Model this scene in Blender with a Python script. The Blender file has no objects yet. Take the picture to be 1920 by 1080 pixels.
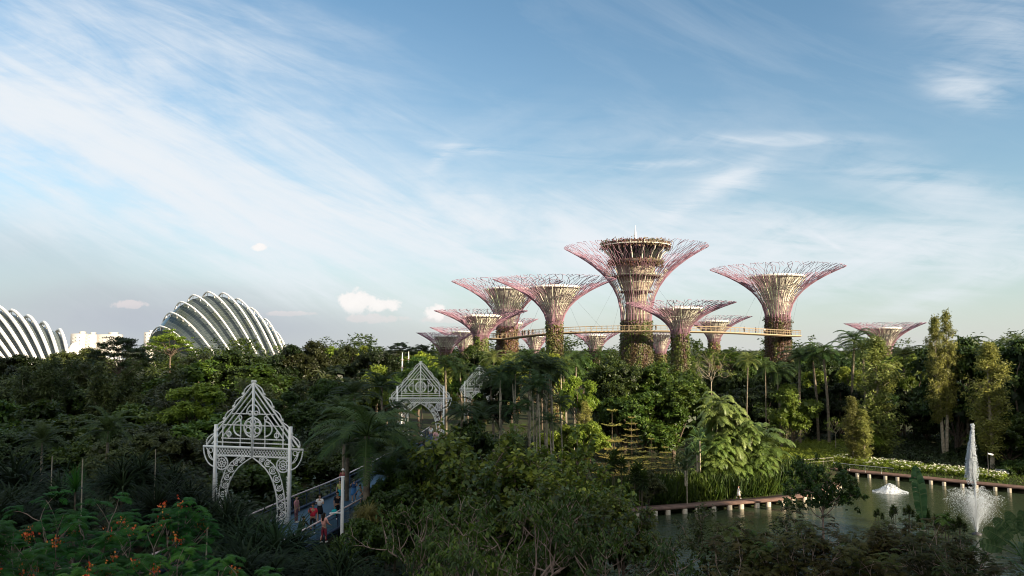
import bpy, math, random
import numpy as np
from mathutils import Vector, Matrix

SC = bpy.context.scene
C = SC.collection
PI = math.pi
R = math.radians

# ------------------------------------------------------------------ camera
CAM_H = 21.0
FPX = 1494.0                                   # focal length in pixels of a 1920 px wide frame
PITCH = math.atan(110.0 / FPX)
cd = bpy.data.cameras.new('camera')
cd.sensor_width = 36.0
cd.lens = 36.0 * FPX / 1920.0
cd.clip_start = 0.1
cd.clip_end = 9000.0
cam = bpy.data.objects.new('camera', cd)
C.objects.link(cam)
cam.location = (0, 0, CAM_H)
cam.rotation_euler = (PI / 2 + PITCH, 0, 0)
SC.camera = cam

def ray(px, py):
    """direction of the photograph's pixel, scaled so that its y is 1"""
    u = (px - 960.0) / FPX
    v = (540.0 - py) / FPX
    c, s = math.cos(PITCH), math.sin(PITCH)
    x, y, z = u, c - v * s, s + v * c
    return x / y, z / y

def P(px, py, D):
    a, b = ray(px, py)
    return Vector((a * D, D, CAM_H + b * D))

def G(px, py, z=0.0):
    """where the pixel's ray meets the level z"""
    a, b = ray(px, py)
    D = (z - CAM_H) / b
    return Vector((a * D, D, z))

def pxx(px, D):
    return (px - 960.0) / FPX * D

# ------------------------------------------------------------------ sun and sky
SUN_EL = 20.0
SUN_H = Vector((-0.80, 0.60, 0))               # the way the light travels over the ground
sd = bpy.data.lights.new('sun', 'SUN')
sd.energy = 5.0
sd.angle = R(0.5)
sd.color = (1.0, 0.83, 0.60)
sun = bpy.data.objects.new('sun', sd)
C.objects.link(sun)
dv = Vector((SUN_H.x * math.cos(R(SUN_EL)), SUN_H.y * math.cos(R(SUN_EL)), -math.sin(R(SUN_EL))))
sun.rotation_euler = dv.to_track_quat('-Z', 'Y').to_euler()
sun.location = (150, -150, 200)

SC.view_settings.view_transform = 'Standard'
SC.view_settings.look = 'None'
SC.view_settings.exposure = 1.27
SC.view_settings.gamma = 1.0
SC.render.engine = 'CYCLES'
SC.cycles.max_bounces = 5
SC.cycles.diffuse_bounces = 2
SC.cycles.glossy_bounces = 2
SC.cycles.transmission_bounces = 3
SC.cycles.transparent_max_bounces = 8
SC.cycles.use_denoising = True
SC.cycles.denoiser = 'OPENIMAGEDENOISE'
SC.cycles.denoising_prefilter = 'ACCURATE'
SC.cycles.filter_width = 1.0

W = bpy.data.worlds.new('World')
SC.world = W
W.use_nodes = True
wt = W.node_tree
wt.nodes.clear()

class E:
    """a float socket with arithmetic"""
    tree = None
    def __init__(s, sock): s.s = sock
    @staticmethod
    def op(o, *a):
        n = E.tree.nodes.new('ShaderNodeMath'); n.operation = o
        for i, v in enumerate(a):
            if isinstance(v, E): E.tree.links.new(v.s, n.inputs[i])
            else: n.inputs[i].default_value = float(v)
        return E(n.outputs[0])
    def __add__(s, o): return E.op('ADD', s, o)
    __radd__ = __add__
    def __sub__(s, o): return E.op('SUBTRACT', s, o)
    def __rsub__(s, o): return E.op('SUBTRACT', o, s)
    def __mul__(s, o): return E.op('MULTIPLY', s, o)
    __rmul__ = __mul__
    def __truediv__(s, o): return E.op('DIVIDE', s, o)
    def pw(s, o): return E.op('POWER', s, o)
    def mx(s, o): return E.op('MAXIMUM', s, o)
    def mn(s, o): return E.op('MINIMUM', s, o)
    def clamp(s): return s.mx(0.0).mn(1.0)
    def exp(s): return E.op('EXPONENT', s)
    def smooth(s, a, b):
        n = E.tree.nodes.new('ShaderNodeMapRange'); n.interpolation_type = 'SMOOTHSTEP'
        E.tree.links.new(s.s, n.inputs[0])
        n.inputs[1].default_value = a; n.inputs[2].default_value = b
        return E(n.outputs[0])

def vec(x, y, z):
    n = E.tree.nodes.new('ShaderNodeCombineXYZ')
    for i, v in enumerate((x, y, z)):
        if isinstance(v, E): E.tree.links.new(v.s, n.inputs[i])
        else: n.inputs[i].default_value = v
    return n.outputs[0]

def noise(v, scale=1.0, detail=5.0, rough=0.55, dist=0.0):
    n = E.tree.nodes.new('ShaderNodeTexNoise')
    E.tree.links.new(v, n.inputs['Vector'])
    n.inputs['Scale'].default_value = scale; n.inputs['Detail'].default_value = detail
    n.inputs['Roughness'].default_value = rough; n.inputs['Distortion'].default_value = dist
    return E(n.outputs['Fac'])

def mixc(fac, a, b):
    n = E.tree.nodes.new('ShaderNodeMix'); n.data_type = 'RGBA'
    if isinstance(fac, E): E.tree.links.new(fac.s, n.inputs[0])
    else: n.inputs[0].default_value = fac
    for i, v in ((6, a), (7, b)):
        if isinstance(v, tuple): n.inputs[i].default_value = (*v, 1.0)
        else: E.tree.links.new(v, n.inputs[i])
    return n.outputs[2]

def build_sky():
    E.tree = wt
    sky = wt.nodes.new('ShaderNodeTexSky')
    sky.sky_type = 'NISHITA'
    sky.sun_disc = False
    sky.sun_elevation = R(SUN_EL)
    sky.sun_rotation = math.atan2(-SUN_H.x, -SUN_H.y)
    sky.air_density = 1.0; sky.dust_density = 0.3; sky.ozone_density = 1.4
    bgk = wt.nodes.new('ShaderNodeBackground')
    STR = 0.08
    bgk.inputs[1].default_value = STR
    tc = wt.nodes.new('ShaderNodeTexCoord')
    sp = wt.nodes.new('ShaderNodeSeparateXYZ')
    wt.links.new(tc.outputs['Generated'], sp.inputs[0])
    x, y, z = (E(sp.outputs[i]) for i in range(3))
    yy = E.op('ABSOLUTE', y).mx(0.12)
    u = x / yy; v = z / yy
    def blob(px, py, rx, ry, ang=0.0, p=1.0):
        a, b = ray(px, py)
        du = u - a; dw = v - b
        c, s = math.cos(R(ang)), math.sin(R(ang))      # ang: downwards to the right in the picture
        p1 = (du * c - dw * s) / (rx / FPX)
        p2 = (du * s + dw * c) / (ry / FPX)
        return ((p1 * p1 + p2 * p2) * -1.0).exp() * p
    # streaked noise: cirrus combed along a falling line, and a softer broad one
    def streak(ang, sl, sc, off, detail=6.0, rough=0.6, dist=0.4):
        c, s = math.cos(R(ang)), math.sin(R(ang))
        p1 = u * c - v * s; p2 = u * s + v * c
        return noise(vec(p1 * sl + off, p2 * sc + off * 0.7, off), 1.0, detail, rough, dist)
    n1 = streak(24, 2.2, 9.0, 3.1, 7.0, 0.62, 0.9)
    n2 = streak(-22, 3.0, 16.0, 7.7, 6.0, 0.6, 0.8)
    n3 = noise(vec(u * 3.2, v * 5.0, 1.7), 1.0, 6.0, 0.55, 0.6)
    n4 = streak(4, 7.0, 40.0, 12.3, 4.0, 0.6, 1.2)
    veil = (blob(60, 250, 330, 150, 14, 0.95) + blob(330, 340, 420, 85, 24, 0.75) + blob(720, 405, 420, 70, 10, 0.75)
            + blob(420, 130, 330, 120, 20, 0.42) + blob(430, 450, 190, 42, 28, 0.55) + blob(1010, 440, 420, 60, 4, 0.45)
            + blob(80, 60, 110, 80, 30, 0.35) + blob(880, 470, 600, 80, 6, 0.4))
    veil2 = (blob(1290, 385, 150, 16, -32, 0.5) + blob(1380, 335, 70, 22, -8, 0.55) + blob(1440, 262, 160, 12, 0, 0.32)
             + blob(1245, 308, 90, 7, -4, 0.42) + blob(1810, 165, 70, 34, 12, 0.5) + blob(1740, 350, 150, 38, 10, 0.34)
             + blob(1480, 420, 260, 30, 10, 0.38) + blob(1700, 470, 330, 60, -8, 0.48) + blob(1850, 520, 240, 22, -20, 0.4)
             + blob(1250, 470, 340, 48, 0, 0.45) + blob(870, 278, 60, 8, 6, 0.5) + blob(825, 300, 34, 12, -48, 0.45)
             + blob(1560, 458, 36, 4, 32, 0.6) + blob(1900, 60, 200, 90, 20, 0.22) + blob(1160, 300, 500, 100, 0, 0.10))
    nn = (n1 * 0.6 + n3 * 0.4 + (n4 - 0.5) * 0.12)
    nf = streak(27, 3.5, 30.0, 21.0, 6.0, 0.62, 1.0)
    d1 = veil * (nn.smooth(0.34, 0.68) * 1.25 + 0.14) * (0.52 + nf.smooth(0.30, 0.70) * 0.85)
    d2 = veil2 * (0.55 + (n2 - 0.5) * 2.0 + (n4 - 0.5) * 2.2)
    dens = (d1.mx(0.0) + d2.mx(0.0) + (n1 - 0.5).mx(0.0) * 0.25)
    dens = (dens * 1.75 + z.smooth(0.45, 0.75) * 1.3)  # unseen overhead cloud added to whiten and lift the light in shade
    dens = (1.0 - (dens * -1.35).exp()).clamp() * z.smooth(0.0, 0.05)
    # thin milk towards the horizon
    low = ((v.mx(0.0)) * -6.5).exp() * 0.93
    base = wt.nodes.new('ShaderNodeMix'); base.data_type = 'RGBA'; base.blend_type = 'MULTIPLY'; base.inputs[0].default_value = 1.0
    wt.links.new(sky.outputs[0], base.inputs[6]); base.inputs[7].default_value = (0.58, 0.79, 0.83, 1)
    c0 = mixc(low.clamp(), base.outputs[2], (3.45, 3.48, 3.42))
    # a far grey-blue bank low over the left half
    bank = (blob(60, 600, 520, 105, 2, 0.8) + blob(520, 610, 360, 60, 2, 0.5) + blob(430, 545, 240, 18, 0, 0.15) + blob(20, 450, 330, 75, 6, 0.5)) * (0.75 + n3 * 0.5)
    c1 = mixc(bank.clamp(), c0, (2.6, 2.82, 3.12))
    c2 = mixc(dens, c1, (4.35, 4.6, 4.85))
    # warm veil on the unseen sun side, added to brighten shaded fronts
    back = (y * -1.0).smooth(0.05, 0.5) * z.smooth(-0.02, 0.12)
    c2 = mixc(back * 0.5, c2, (8.2, 7.6, 6.9))
    # small heaped clouds standing over the horizon
    nw = noise(vec(u * 62.0, v * 62.0, 4.0), 1.0, 6.0, 0.6)
    nb = noise(vec(u * 24.0, v * 24.0, 9.0), 1.0, 3.0, 0.5)
    def puff(px, py, rx, ry, base, amp=1.0):
        a, b = ray(px, py)
        b0 = ray(px, base)[1]
        q = (((u - a) / (rx / FPX)).pw(2.0) if False else ((u - a) / (rx / FPX)) * ((u - a) / (rx / FPX)))
        r = ((v - b) / (ry / FPX)) * ((v - b) / (ry / FPX))
        body = 0.85 - q - r + (nw - 0.5) * 3.0 + (nb - 0.5) * 1.6
        return body.smooth(-0.1, 0.55) * (v - b0).smooth(-0.012, 0.006) * amp
    puffs = puff(672, 566, 42, 28, 582).mx(puff(728, 572, 40, 17, 584)).mx(puff(488, 463, 20, 10, 472)).mx(puff(818, 584, 24, 17, 600))
    pinks = puff(238, 571, 42, 9, 577, 0.55).mx(puff(545, 588, 55, 6, 592, 0.4)).mx(puff(705, 597, 75, 10, 606, 0.4)).mx(puff(840, 598, 60, 8, 606, 0.4))
    c3 = mixc(pinks, c2, (4.61, 4.06, 4.0))
    c4 = mixc(puffs * 0.82, c3, mixc((nw * 0.8 + nb * 0.3).clamp(), (4.78, 4.5, 4.44), (5.67, 5.39, 5.17)))
    wt.links.new(c4, bgk.inputs[0])
    out = wt.nodes.new('ShaderNodeOutputWorld')
    wt.links.new(bgk.outputs[0], out.inputs[0])
build_sky()

# ------------------------------------------------------------------ mesh helpers
class MB:
    """collects faces and links them as one mesh object"""
    def __init__(s): s.v = []; s.n = 0; s.f = {3: [], 4: []}; s.t = {3: [], 4: []}; s.uv = None
    def add(s, verts, faces, tint=None):
        verts = np.asarray(verts, dtype=np.float64).reshape(-1, 3)
        faces = np.asarray(faces, dtype=np.int64)
        if len(faces) == 0: return
        k = faces.shape[1]
        s.v.append(verts); s.f[k].append(faces + s.n); s.n += len(verts)
        t = np.zeros(len(faces)) + 0.5 if tint is None else np.broadcast_to(np.asarray(tint, dtype=np.float64), (len(faces),))
        s.t[k].append(t)
    def box(s, c, size, rz=0.0, tint=None):
        x, y, z = (q / 2 for q in size)
        v = np.array([(-x, -y, -z), (x, -y, -z), (x, y, -z), (-x, y, -z), (-x, -y, z), (x, -y, z), (x, y, z), (-x, y, z)])
        if rz:
            cz, sz = math.cos(rz), math.sin(rz)
            v = v @ np.array([[cz, sz, 0], [-sz, cz, 0], [0, 0, 1]])
        s.add(v + np.array(c), [(0, 3, 2, 1), (4, 5, 6, 7), (0, 1, 5, 4), (1, 2, 6, 5), (2, 3, 7, 6), (3, 0, 4, 7)], tint)
    def tube(s, pts, rad, n=6, cap=True, tint=None, closed=False):
        pts = np.asarray(pts, dtype=np.float64)
        m = len(pts)
        rad = np.broadcast_to(np.asarray(rad, dtype=np.float64), (m,))
        if closed: d = np.roll(pts, -1, 0) - np.roll(pts, 1, 0)
        else: d = np.gradient(pts, axis=0)
        d /= np.linalg.norm(d, axis=1)[:, None] + 1e-12
        ref = np.array((0, 0, 1.0)) if abs(d[0][2]) < 0.9 else np.array((1.0, 0, 0))
        fr = []
        a = np.cross(d[0], ref); a /= np.linalg.norm(a) + 1e-12
        for i in range(m):
            a = a - d[i] * np.dot(a, d[i]); a /= np.linalg.norm(a) + 1e-12
            fr.append((a, np.cross(d[i], a)))
        th = np.arange(n) * 2 * PI / n
        ct, st = np.cos(th)[:, None], np.sin(th)[:, None]
        v = np.concatenate([pts[i] + rad[i] * (ct * fr[i][0] + st * fr[i][1]) for i in range(m)])
        f = []
        for i in range(m if closed else m - 1):
            j = (i + 1) % m
            for k in range(n):
                k2 = (k + 1) % n
                f.append((i * n + k, i * n + k2, j * n + k2, j * n + k))
        s.add(v, f, tint)
        if cap and not closed:
            for i, flip in ((0, True), (m - 1, False)):
                ring = v[i * n:(i + 1) * n]
                vv = np.vstack([ring, pts[i][None]])
                s.add(vv, [((k + 1) % n, k, n) if flip else (k, (k + 1) % n, n) for k in range(n)], tint)
    def lathe(s, prof, n=32, c=(0, 0, 0), tint=None, a0=0.0, a1=2 * PI):
        prof = np.asarray(prof, dtype=np.float64)
        full = abs(a1 - a0 - 2 * PI) < 1e-6
        th = a0 + (a1 - a0) * np.arange(n if full else n + 1) / n
        m = len(th)
        v = np.stack([np.outer(prof[:, 0], np.cos(th)), np.outer(prof[:, 0], np.sin(th)), np.repeat(prof[:, 1][:, None], m, 1)], -1).reshape(-1, 3)
        f = [(i * m + k, i * m + (k + 1) % m, (i + 1) * m + (k + 1) % m, (i + 1) * m + k) for i in range(len(prof) - 1) for k in range(m if full else m - 1)]
        s.add(v + np.array(c), f, tint)
    def ball(s, c, r, n=8, m=6, tint=None):
        r = np.broadcast_to(np.asarray(r, dtype=float), (3,))
        ph = np.linspace(-PI / 2, PI / 2, m + 1)
        th = np.arange(n) * 2 * PI / n
        v = np.stack([np.outer(np.cos(ph), np.cos(th)) * r[0], np.outer(np.cos(ph), np.sin(th)) * r[1], np.repeat(np.sin(ph)[:, None], n, 1) * r[2]], -1).reshape(-1, 3)
        s.add(v + np.array(c), [(i * n + k, i * n + (k + 1) % n, (i + 1) * n + (k + 1) % n, (i + 1) * n + k) for i in range(m) for k in range(n)], tint)
    def mesh(s, name, mat, smooth=False):
        me = bpy.data.meshes.new(name)
        v = np.concatenate(s.v) if s.v else np.zeros((0, 3))
        f3 = np.concatenate(s.f[3]) if s.f[3] else np.zeros((0, 3), int)
        f4 = np.concatenate(s.f[4]) if s.f[4] else np.zeros((0, 4), int)
        n3, n4 = len(f3), len(f4)
        me.vertices.add(len(v)); me.vertices.foreach_set('co', v.astype(np.float32).ravel())
        me.loops.add(n3 * 3 + n4 * 4)
        me.loops.foreach_set('vertex_index', np.concatenate([f3.ravel(), f4.ravel()]).astype(np.int32))
        me.polygons.add(n3 + n4)
        ls = np.concatenate([np.arange(n3) * 3, n3 * 3 + np.arange(n4) * 4]).astype(np.int32)
        me.polygons.foreach_set('loop_start', ls)
        me.update(calc_edges=True)
        at = me.attributes.new('tint', 'FLOAT', 'FACE')
        at.data.foreach_set('value', np.concatenate(s.t[3] + s.t[4]).astype(np.float32))
        if smooth:
            me.polygons.foreach_set('use_smooth', np.ones(n3 + n4, dtype=bool))
        me.materials.append(mat)
        me.validate()
        return me
    def build(s, name, mat, parent=None, smooth=False):
        return link(name, s.mesh(name, mat, smooth), parent)

def link(name, data, parent=None):
    o = bpy.data.objects.new(name, data)
    C.objects.link(o)
    if parent is not None: o.parent = parent
    return o

def tag(o, label=None, cat=None, group=None, kind=None):
    if label: o['label'] = label
    if cat: o['category'] = cat
    if group: o['group'] = group
    if kind: o['kind'] = kind
    return o

def thing(name, label, cat, loc=(0, 0, 0), rz=0.0, group=None):
    o = bpy.data.objects.new(name, None)
    o.empty_display_size = 0.3
    C.objects.link(o)
    o.location = loc; o.rotation_euler = (0, 0, rz)
    return tag(o, label, cat, group)

# ------------------------------------------------------------------ materials
def newmat(name):
    m = bpy.data.materials.new(name); m.use_nodes = True
    nt = m.node_tree; nt.nodes.clear(); E.tree = nt
    out = nt.nodes.new('ShaderNodeOutputMaterial')
    return m, nt, out

def attr(name, typ='GEOMETRY'):
    n = E.tree.nodes.new('ShaderNodeAttribute'); n.attribute_name = name; n.attribute_type = typ
    return n

def objpos():
    return E.tree.nodes.new('ShaderNodeTexCoord').outputs['Object']

def pbsdf(nt, col, rough=0.6, metal=0.0, spec=0.4):
    b = nt.nodes.new('ShaderNodeBsdfPrincipled')
    if isinstance(col, tuple): b.inputs['Base Color'].default_value = (*col, 1)
    else: nt.links.new(col, b.inputs['Base Color'])
    b.inputs['Roughness'].default_value = rough; b.inputs['Metallic'].default_value = metal
    b.inputs['Specular IOR Level'].default_value = spec
    return b

def plain(name, col, rough=0.6, metal=0.0, spec=0.4, vary=0.15, scale=2.0):
    """a painted or raw surface with slight weathering"""
    m, nt, out = newmat(name)
    n = noise(objpos(), scale, 4.0, 0.6)
    c2 = tuple(q * (1 - vary) for q in col); c1 = tuple(min(1, q * (1 + vary * 0.4)) for q in col)
    b = pbsdf(nt, mixc(n.smooth(0.35, 0.65), c1, c2), rough, metal, spec)
    nt.links.new(b.outputs[0], out.inputs[0])
    return m

def tinted(name, cols, rough=0.7, spec=0.3, nscale=0.0):
    """colour picked per face from a ramp by the face's own tint value"""
    m, nt, out = newmat(name)
    a = attr('tint')
    rp = nt.nodes.new('ShaderNodeValToRGB')
    els = rp.color_ramp.elements
    while len(els) < len(cols): els.new(0.5)
    for i, c in enumerate(cols):
        els[i].position = i / (len(cols) - 1); els[i].color = (*c, 1)
    nt.links.new(a.outputs['Fac'], rp.inputs[0])
    b = pbsdf(nt, rp.outputs[0], rough, 0, spec)
    nt.links.new(b.outputs[0], out.inputs[0])
    return m

def leafmat(name, dark, mid, light, trans=0.28, rough=0.5, spec=0.35):
    """foliage: each leaf its own shade of the species' greens; obj['tone'] -1..1 shifts a whole plant duller or yellower"""
    m, nt, out = newmat(name)
    t = E(attr('tint').outputs['Fac'])
    tone = E(attr('tone', 'OBJECT').outputs['Fac'])
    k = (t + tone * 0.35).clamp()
    rp = nt.nodes.new('ShaderNodeValToRGB')
    els = rp.color_ramp.elements
    els.new(0.5)
    for i, c in enumerate((dark, mid, light)):
        els[i].position = (0.05, 0.5, 1.0)[i]; els[i].color = (*c, 1)
    nt.links.new(k.s, rp.inputs[0])
    oi = nt.nodes.new('ShaderNodeObjectInfo')
    hs = nt.nodes.new('ShaderNodeHueSaturation')
    nt.links.new(rp.outputs[0], hs.inputs['Color'])
    nt.links.new((E(oi.outputs['Random']) * 0.72 + 0.46).s, hs.inputs['Value'])
    nt.links.new((E.op('FRACT', E(oi.outputs['Random']) * 7.31) * 0.04 + 0.487).s, hs.inputs['Hue'])
    hs.inputs['Saturation'].default_value = 1.12
    leafcol = hs.outputs[0]
    b = pbsdf(nt, leafcol, rough, 0, spec)
    tr = nt.nodes.new('ShaderNodeBsdfTranslucent')
    tcol = mixc(0.35, leafcol, tuple(min(1, q * 1.5) for q in light))
    nt.links.new(tcol, tr.inputs[0])
    mx = nt.nodes.new('ShaderNodeMixShader'); mx.inputs[0].default_value = trans
    nt.links.new(b.outputs[0], mx.inputs[1]); nt.links.new(tr.outputs[0], mx.inputs[2])
    nt.links.new(mx.outputs[0], out.inputs[0])
    return m
# ------------------------------------------------------------------ terrain and water
LAKE = np.array([(17.2, 101.8), (27, 105), (36, 108.6), (43, 113.5), (50, 123), (55, 132), (61.5, 126.2), (67, 121), (74, 115), (92, 99), (125, 72), (150, 50),
                 (118, 44), (80, 48), (45, 56), (30, 62), (17, 66), (9, 78), (8, 92), (11, 98)])

def poly_sd(px, py, poly):
    """signed distance to a polygon (negative inside), vectorised"""
    px = np.asarray(px, float); py = np.asarray(py, float)
    d = np.full(px.shape, 1e18); s = np.ones(px.shape)
    n = len(poly)
    for i in range(n):
        a = poly[i]; b = poly[(i - 1) % n]
        ex, ey = b - a
        wx, wy = px - a[0], py - a[1]
        t = np.clip((wx * ex + wy * ey) / (ex * ex + ey * ey), 0, 1)
        dx, dy = wx - ex * t, wy - ey * t
        d = np.minimum(d, dx * dx + dy * dy)
        c1, c2, c3 = py >= a[1], py < b[1], ex * wy > ey * wx
        s = np.where((c1 & c2 & c3) | (~c1 & ~c2 & ~c3), -s, s)
    return s * np.sqrt(d)

def sstep(t):
    t = np.clip(t, 0, 1); return t * t * (3 - 2 * t)

LAGOON = (-176.0, 252.0, 26.0, 22.0)

def ground_z(x, y):
    x = np.asarray(x, float); y = np.asarray(y, float)
    hill = 7.4 * sstep((4 - x) / 22) * sstep((150 - y) / 50) * sstep((x + 150) / 60)
    wob = 0.35 * np.sin(x * 0.11 + 1.3) * np.cos(y * 0.09) * sstep((x * x + y * y) / 900.0)
    z = 1.15 + hill + wob * sstep(poly_sd(x, y, LAKE) / 8)
    z = np.where(np.hypot(x, y) > 500, 1.15, z)
    sd = poly_sd(x, y, LAKE)
    z = z - 0.62 * sstep((6.5 - sd) / 4.0)             # low banks under the lakeside decks
    z = z + (-1.7 - z) * sstep((0.6 - sd) / 1.6)
    q = np.hypot((x - LAGOON[0]) / LAGOON[2], (y - LAGOON[1]) / LAGOON[3])
    return z + (-1.7 - z) * sstep((1.04 - q) / 0.1)

def gz(x, y): return float(ground_z(x, y))

def build_ground():
    def axis(lo, hi, step, far):
        core = np.arange(lo, hi + 1e-6, step)
        outs = []
        q = step
        a, b = lo, hi
        left, right = [], []
        while a > -far or b < far:
            q *= 1.45
            a -= q; b += q
            left.append(a); right.append(b)
        return np.concatenate([left[::-1], core, right])
    xs = axis(-60, 160, 1.5, 3200); ys = axis(20, 165, 1.5, 3200)
    X, Y = np.meshgrid(xs, ys)
    Z = ground_z(X, Y)
    v = np.stack([X, Y, Z], -1).reshape(-1, 3)
    nx = len(xs)
    i = np.arange(len(ys) - 1)[:, None] * nx + np.arange(nx - 1)[None]
    f = np.stack([i, i + 1, i + nx + 1, i + nx], -1).reshape(-1, 4)
    m, nt, out = newmat('soil and leaf litter')
    p = objpos()
    n1 = noise(p, 0.35, 6.0, 0.65); n2 = noise(p, 4.0, 4.0, 0.6)
    c = mixc(n1.smooth(0.38, 0.62), (0.028, 0.024, 0.014), (0.03, 0.045, 0.015))
    c = mixc(n2.smooth(0.45, 0.75) * 0.6, c, (0.06, 0.05, 0.03))
    b = pbsdf(nt, c, 0.95, 0, 0.1)
    nt.links.new(b.outputs[0], out.inputs[0])
    mb = MB(); mb.add(v, f)
    tag(mb.build('ground', m, smooth=True), kind='structure')

def build_water():
    m, nt, out = newmat('garden lake water')
    p = objpos()
    mp = nt.nodes.new('ShaderNodeMapping'); mp.inputs['Scale'].default_value = (0.55, 1.5, 1)
    nt.links.new(p, mp.inputs[0])
    n1 = noise(mp.outputs[0], 1.6, 4.0, 0.6, 0.6)
    n2 = noise(mp.outputs[0], 0.22, 3.0, 0.5, 0.4)
    bm = nt.nodes.new('ShaderNodeBump'); bm.inputs['Strength'].default_value = 0.5; bm.inputs['Distance'].default_value = 0.12
    nt.links.new((n1 * 0.7 + n2 * 0.6).s, bm.inputs['Height'])
    b = pbsdf(nt, (0.030, 0.042, 0.022), 0.12, 0, 0.5)
    b.inputs['IOR'].default_value = 1.33
    nt.links.new(bm.outputs[0], b.inputs['Normal'])
    nt.links.new(b.outputs[0], out.inputs[0])
    mb = MB(); mb.add([(5, 40, 0), (155, 40, 0), (155, 136, 0), (5, 136, 0)], [(0, 1, 2, 3)])
    tag(mb.build('lake_water', m), kind='structure')
    mb = MB(); x, y, a, c = LAGOON
    mb.add([(x - a * 1.1, y - c * 1.1, 0), (x + a * 1.1, y - c * 1.1, 0), (x + a * 1.1, y + c * 1.1, 0), (x - a * 1.1, y + c * 1.1, 0)], [(0, 1, 2, 3)])
    tag(mb.build('lagoon_water', m), kind='structure')

build_ground(); build_water()

# ------------------------------------------------------------------ hotel tower behind the viewer, whose shadow lies over the near garden
def build_hotel():
    edge = Vector((48, 90, 0)) - SUN_H * 165
    nrm = Vector((-0.6, -0.8, 0))
    Wd, Hh, Dp = 230.0, 205.0, 24.0
    t = thing('hotel_tower', 'tall pale slab of a hotel tower standing behind the garden bridge', 'building')
    t.location = edge; t.rotation_euler = (0, 0, math.atan2(nrm.y, nrm.x))
    mb = MB(); mb.box((Wd / 2, Dp / 2 + 0.3, Hh / 2 - 1), (Wd, Dp, Hh + 2))
    mb.build('wall', plain('hotel concrete', (0.42, 0.40, 0.38), 0.8), t)
    mb = MB()
    for k in range(52):
        mb.box((Wd / 2, -0.45, 4 + k * 3.85), (Wd - 1.0, 1.5, 0.5))
    mb.build('balcony_band', plain('hotel balcony', (0.6, 0.6, 0.58), 0.7), t)
    mb = MB()
    for k in range(51):
        mb.box((Wd / 2, 0.28, 6 + k * 3.85), (Wd - 3.0, 0.06, 2.6))
    mb.build('glazing', plain('hotel glass', (0.03, 0.05, 0.06), 0.1, 0, 0.6), t)
build_hotel()

# ------------------------------------------------------------------ ribbed glass domes
M_RIB = plain('white enamelled steel', (0.74, 0.73, 0.70), 0.45, 0, 0.5, 0.05, 0.3)

def glassmat(name, frame_w=0.07):
    m, nt, out = newmat(name)
    uv = nt.nodes.new('ShaderNodeUVMap')
    sp = nt.nodes.new('ShaderNodeSeparateXYZ'); nt.links.new(uv.outputs[0], sp.inputs[0])
    u, v = E(sp.outputs[0]), E(sp.outputs[1])
    fu = E.op('FRACT', u); fv = E.op('FRACT', v)
    line = E.op('LESS_THAN', fu, frame_w).mx(E.op('LESS_THAN', fv, frame_w))
    cell = nt.nodes.new('ShaderNodeTexWhiteNoise'); cell.noise_dimensions = '2D'
    nt.links.new(vec(E.op('FLOOR', u), E.op('FLOOR', v), 0.0), cell.inputs['Vector'])
    k = E(cell.outputs['Value'])
    inside = noise(objpos(), 0.09, 4.0, 0.6)
    c = mixc(k * 0.6, (0.040, 0.056, 0.058), (0.085, 0.105, 0.105))
    c = mixc(inside.smooth(0.5, 0.72) * 0.75, c, (0.045, 0.055, 0.02))
    c = mixc(line * 0.8, c, (0.15, 0.165, 0.16))
    b = pbsdf(nt, c, 0.22, 0, 0.3)
    nt.links.new(b.outputs[0], out.inputs[0])
    return m

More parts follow.
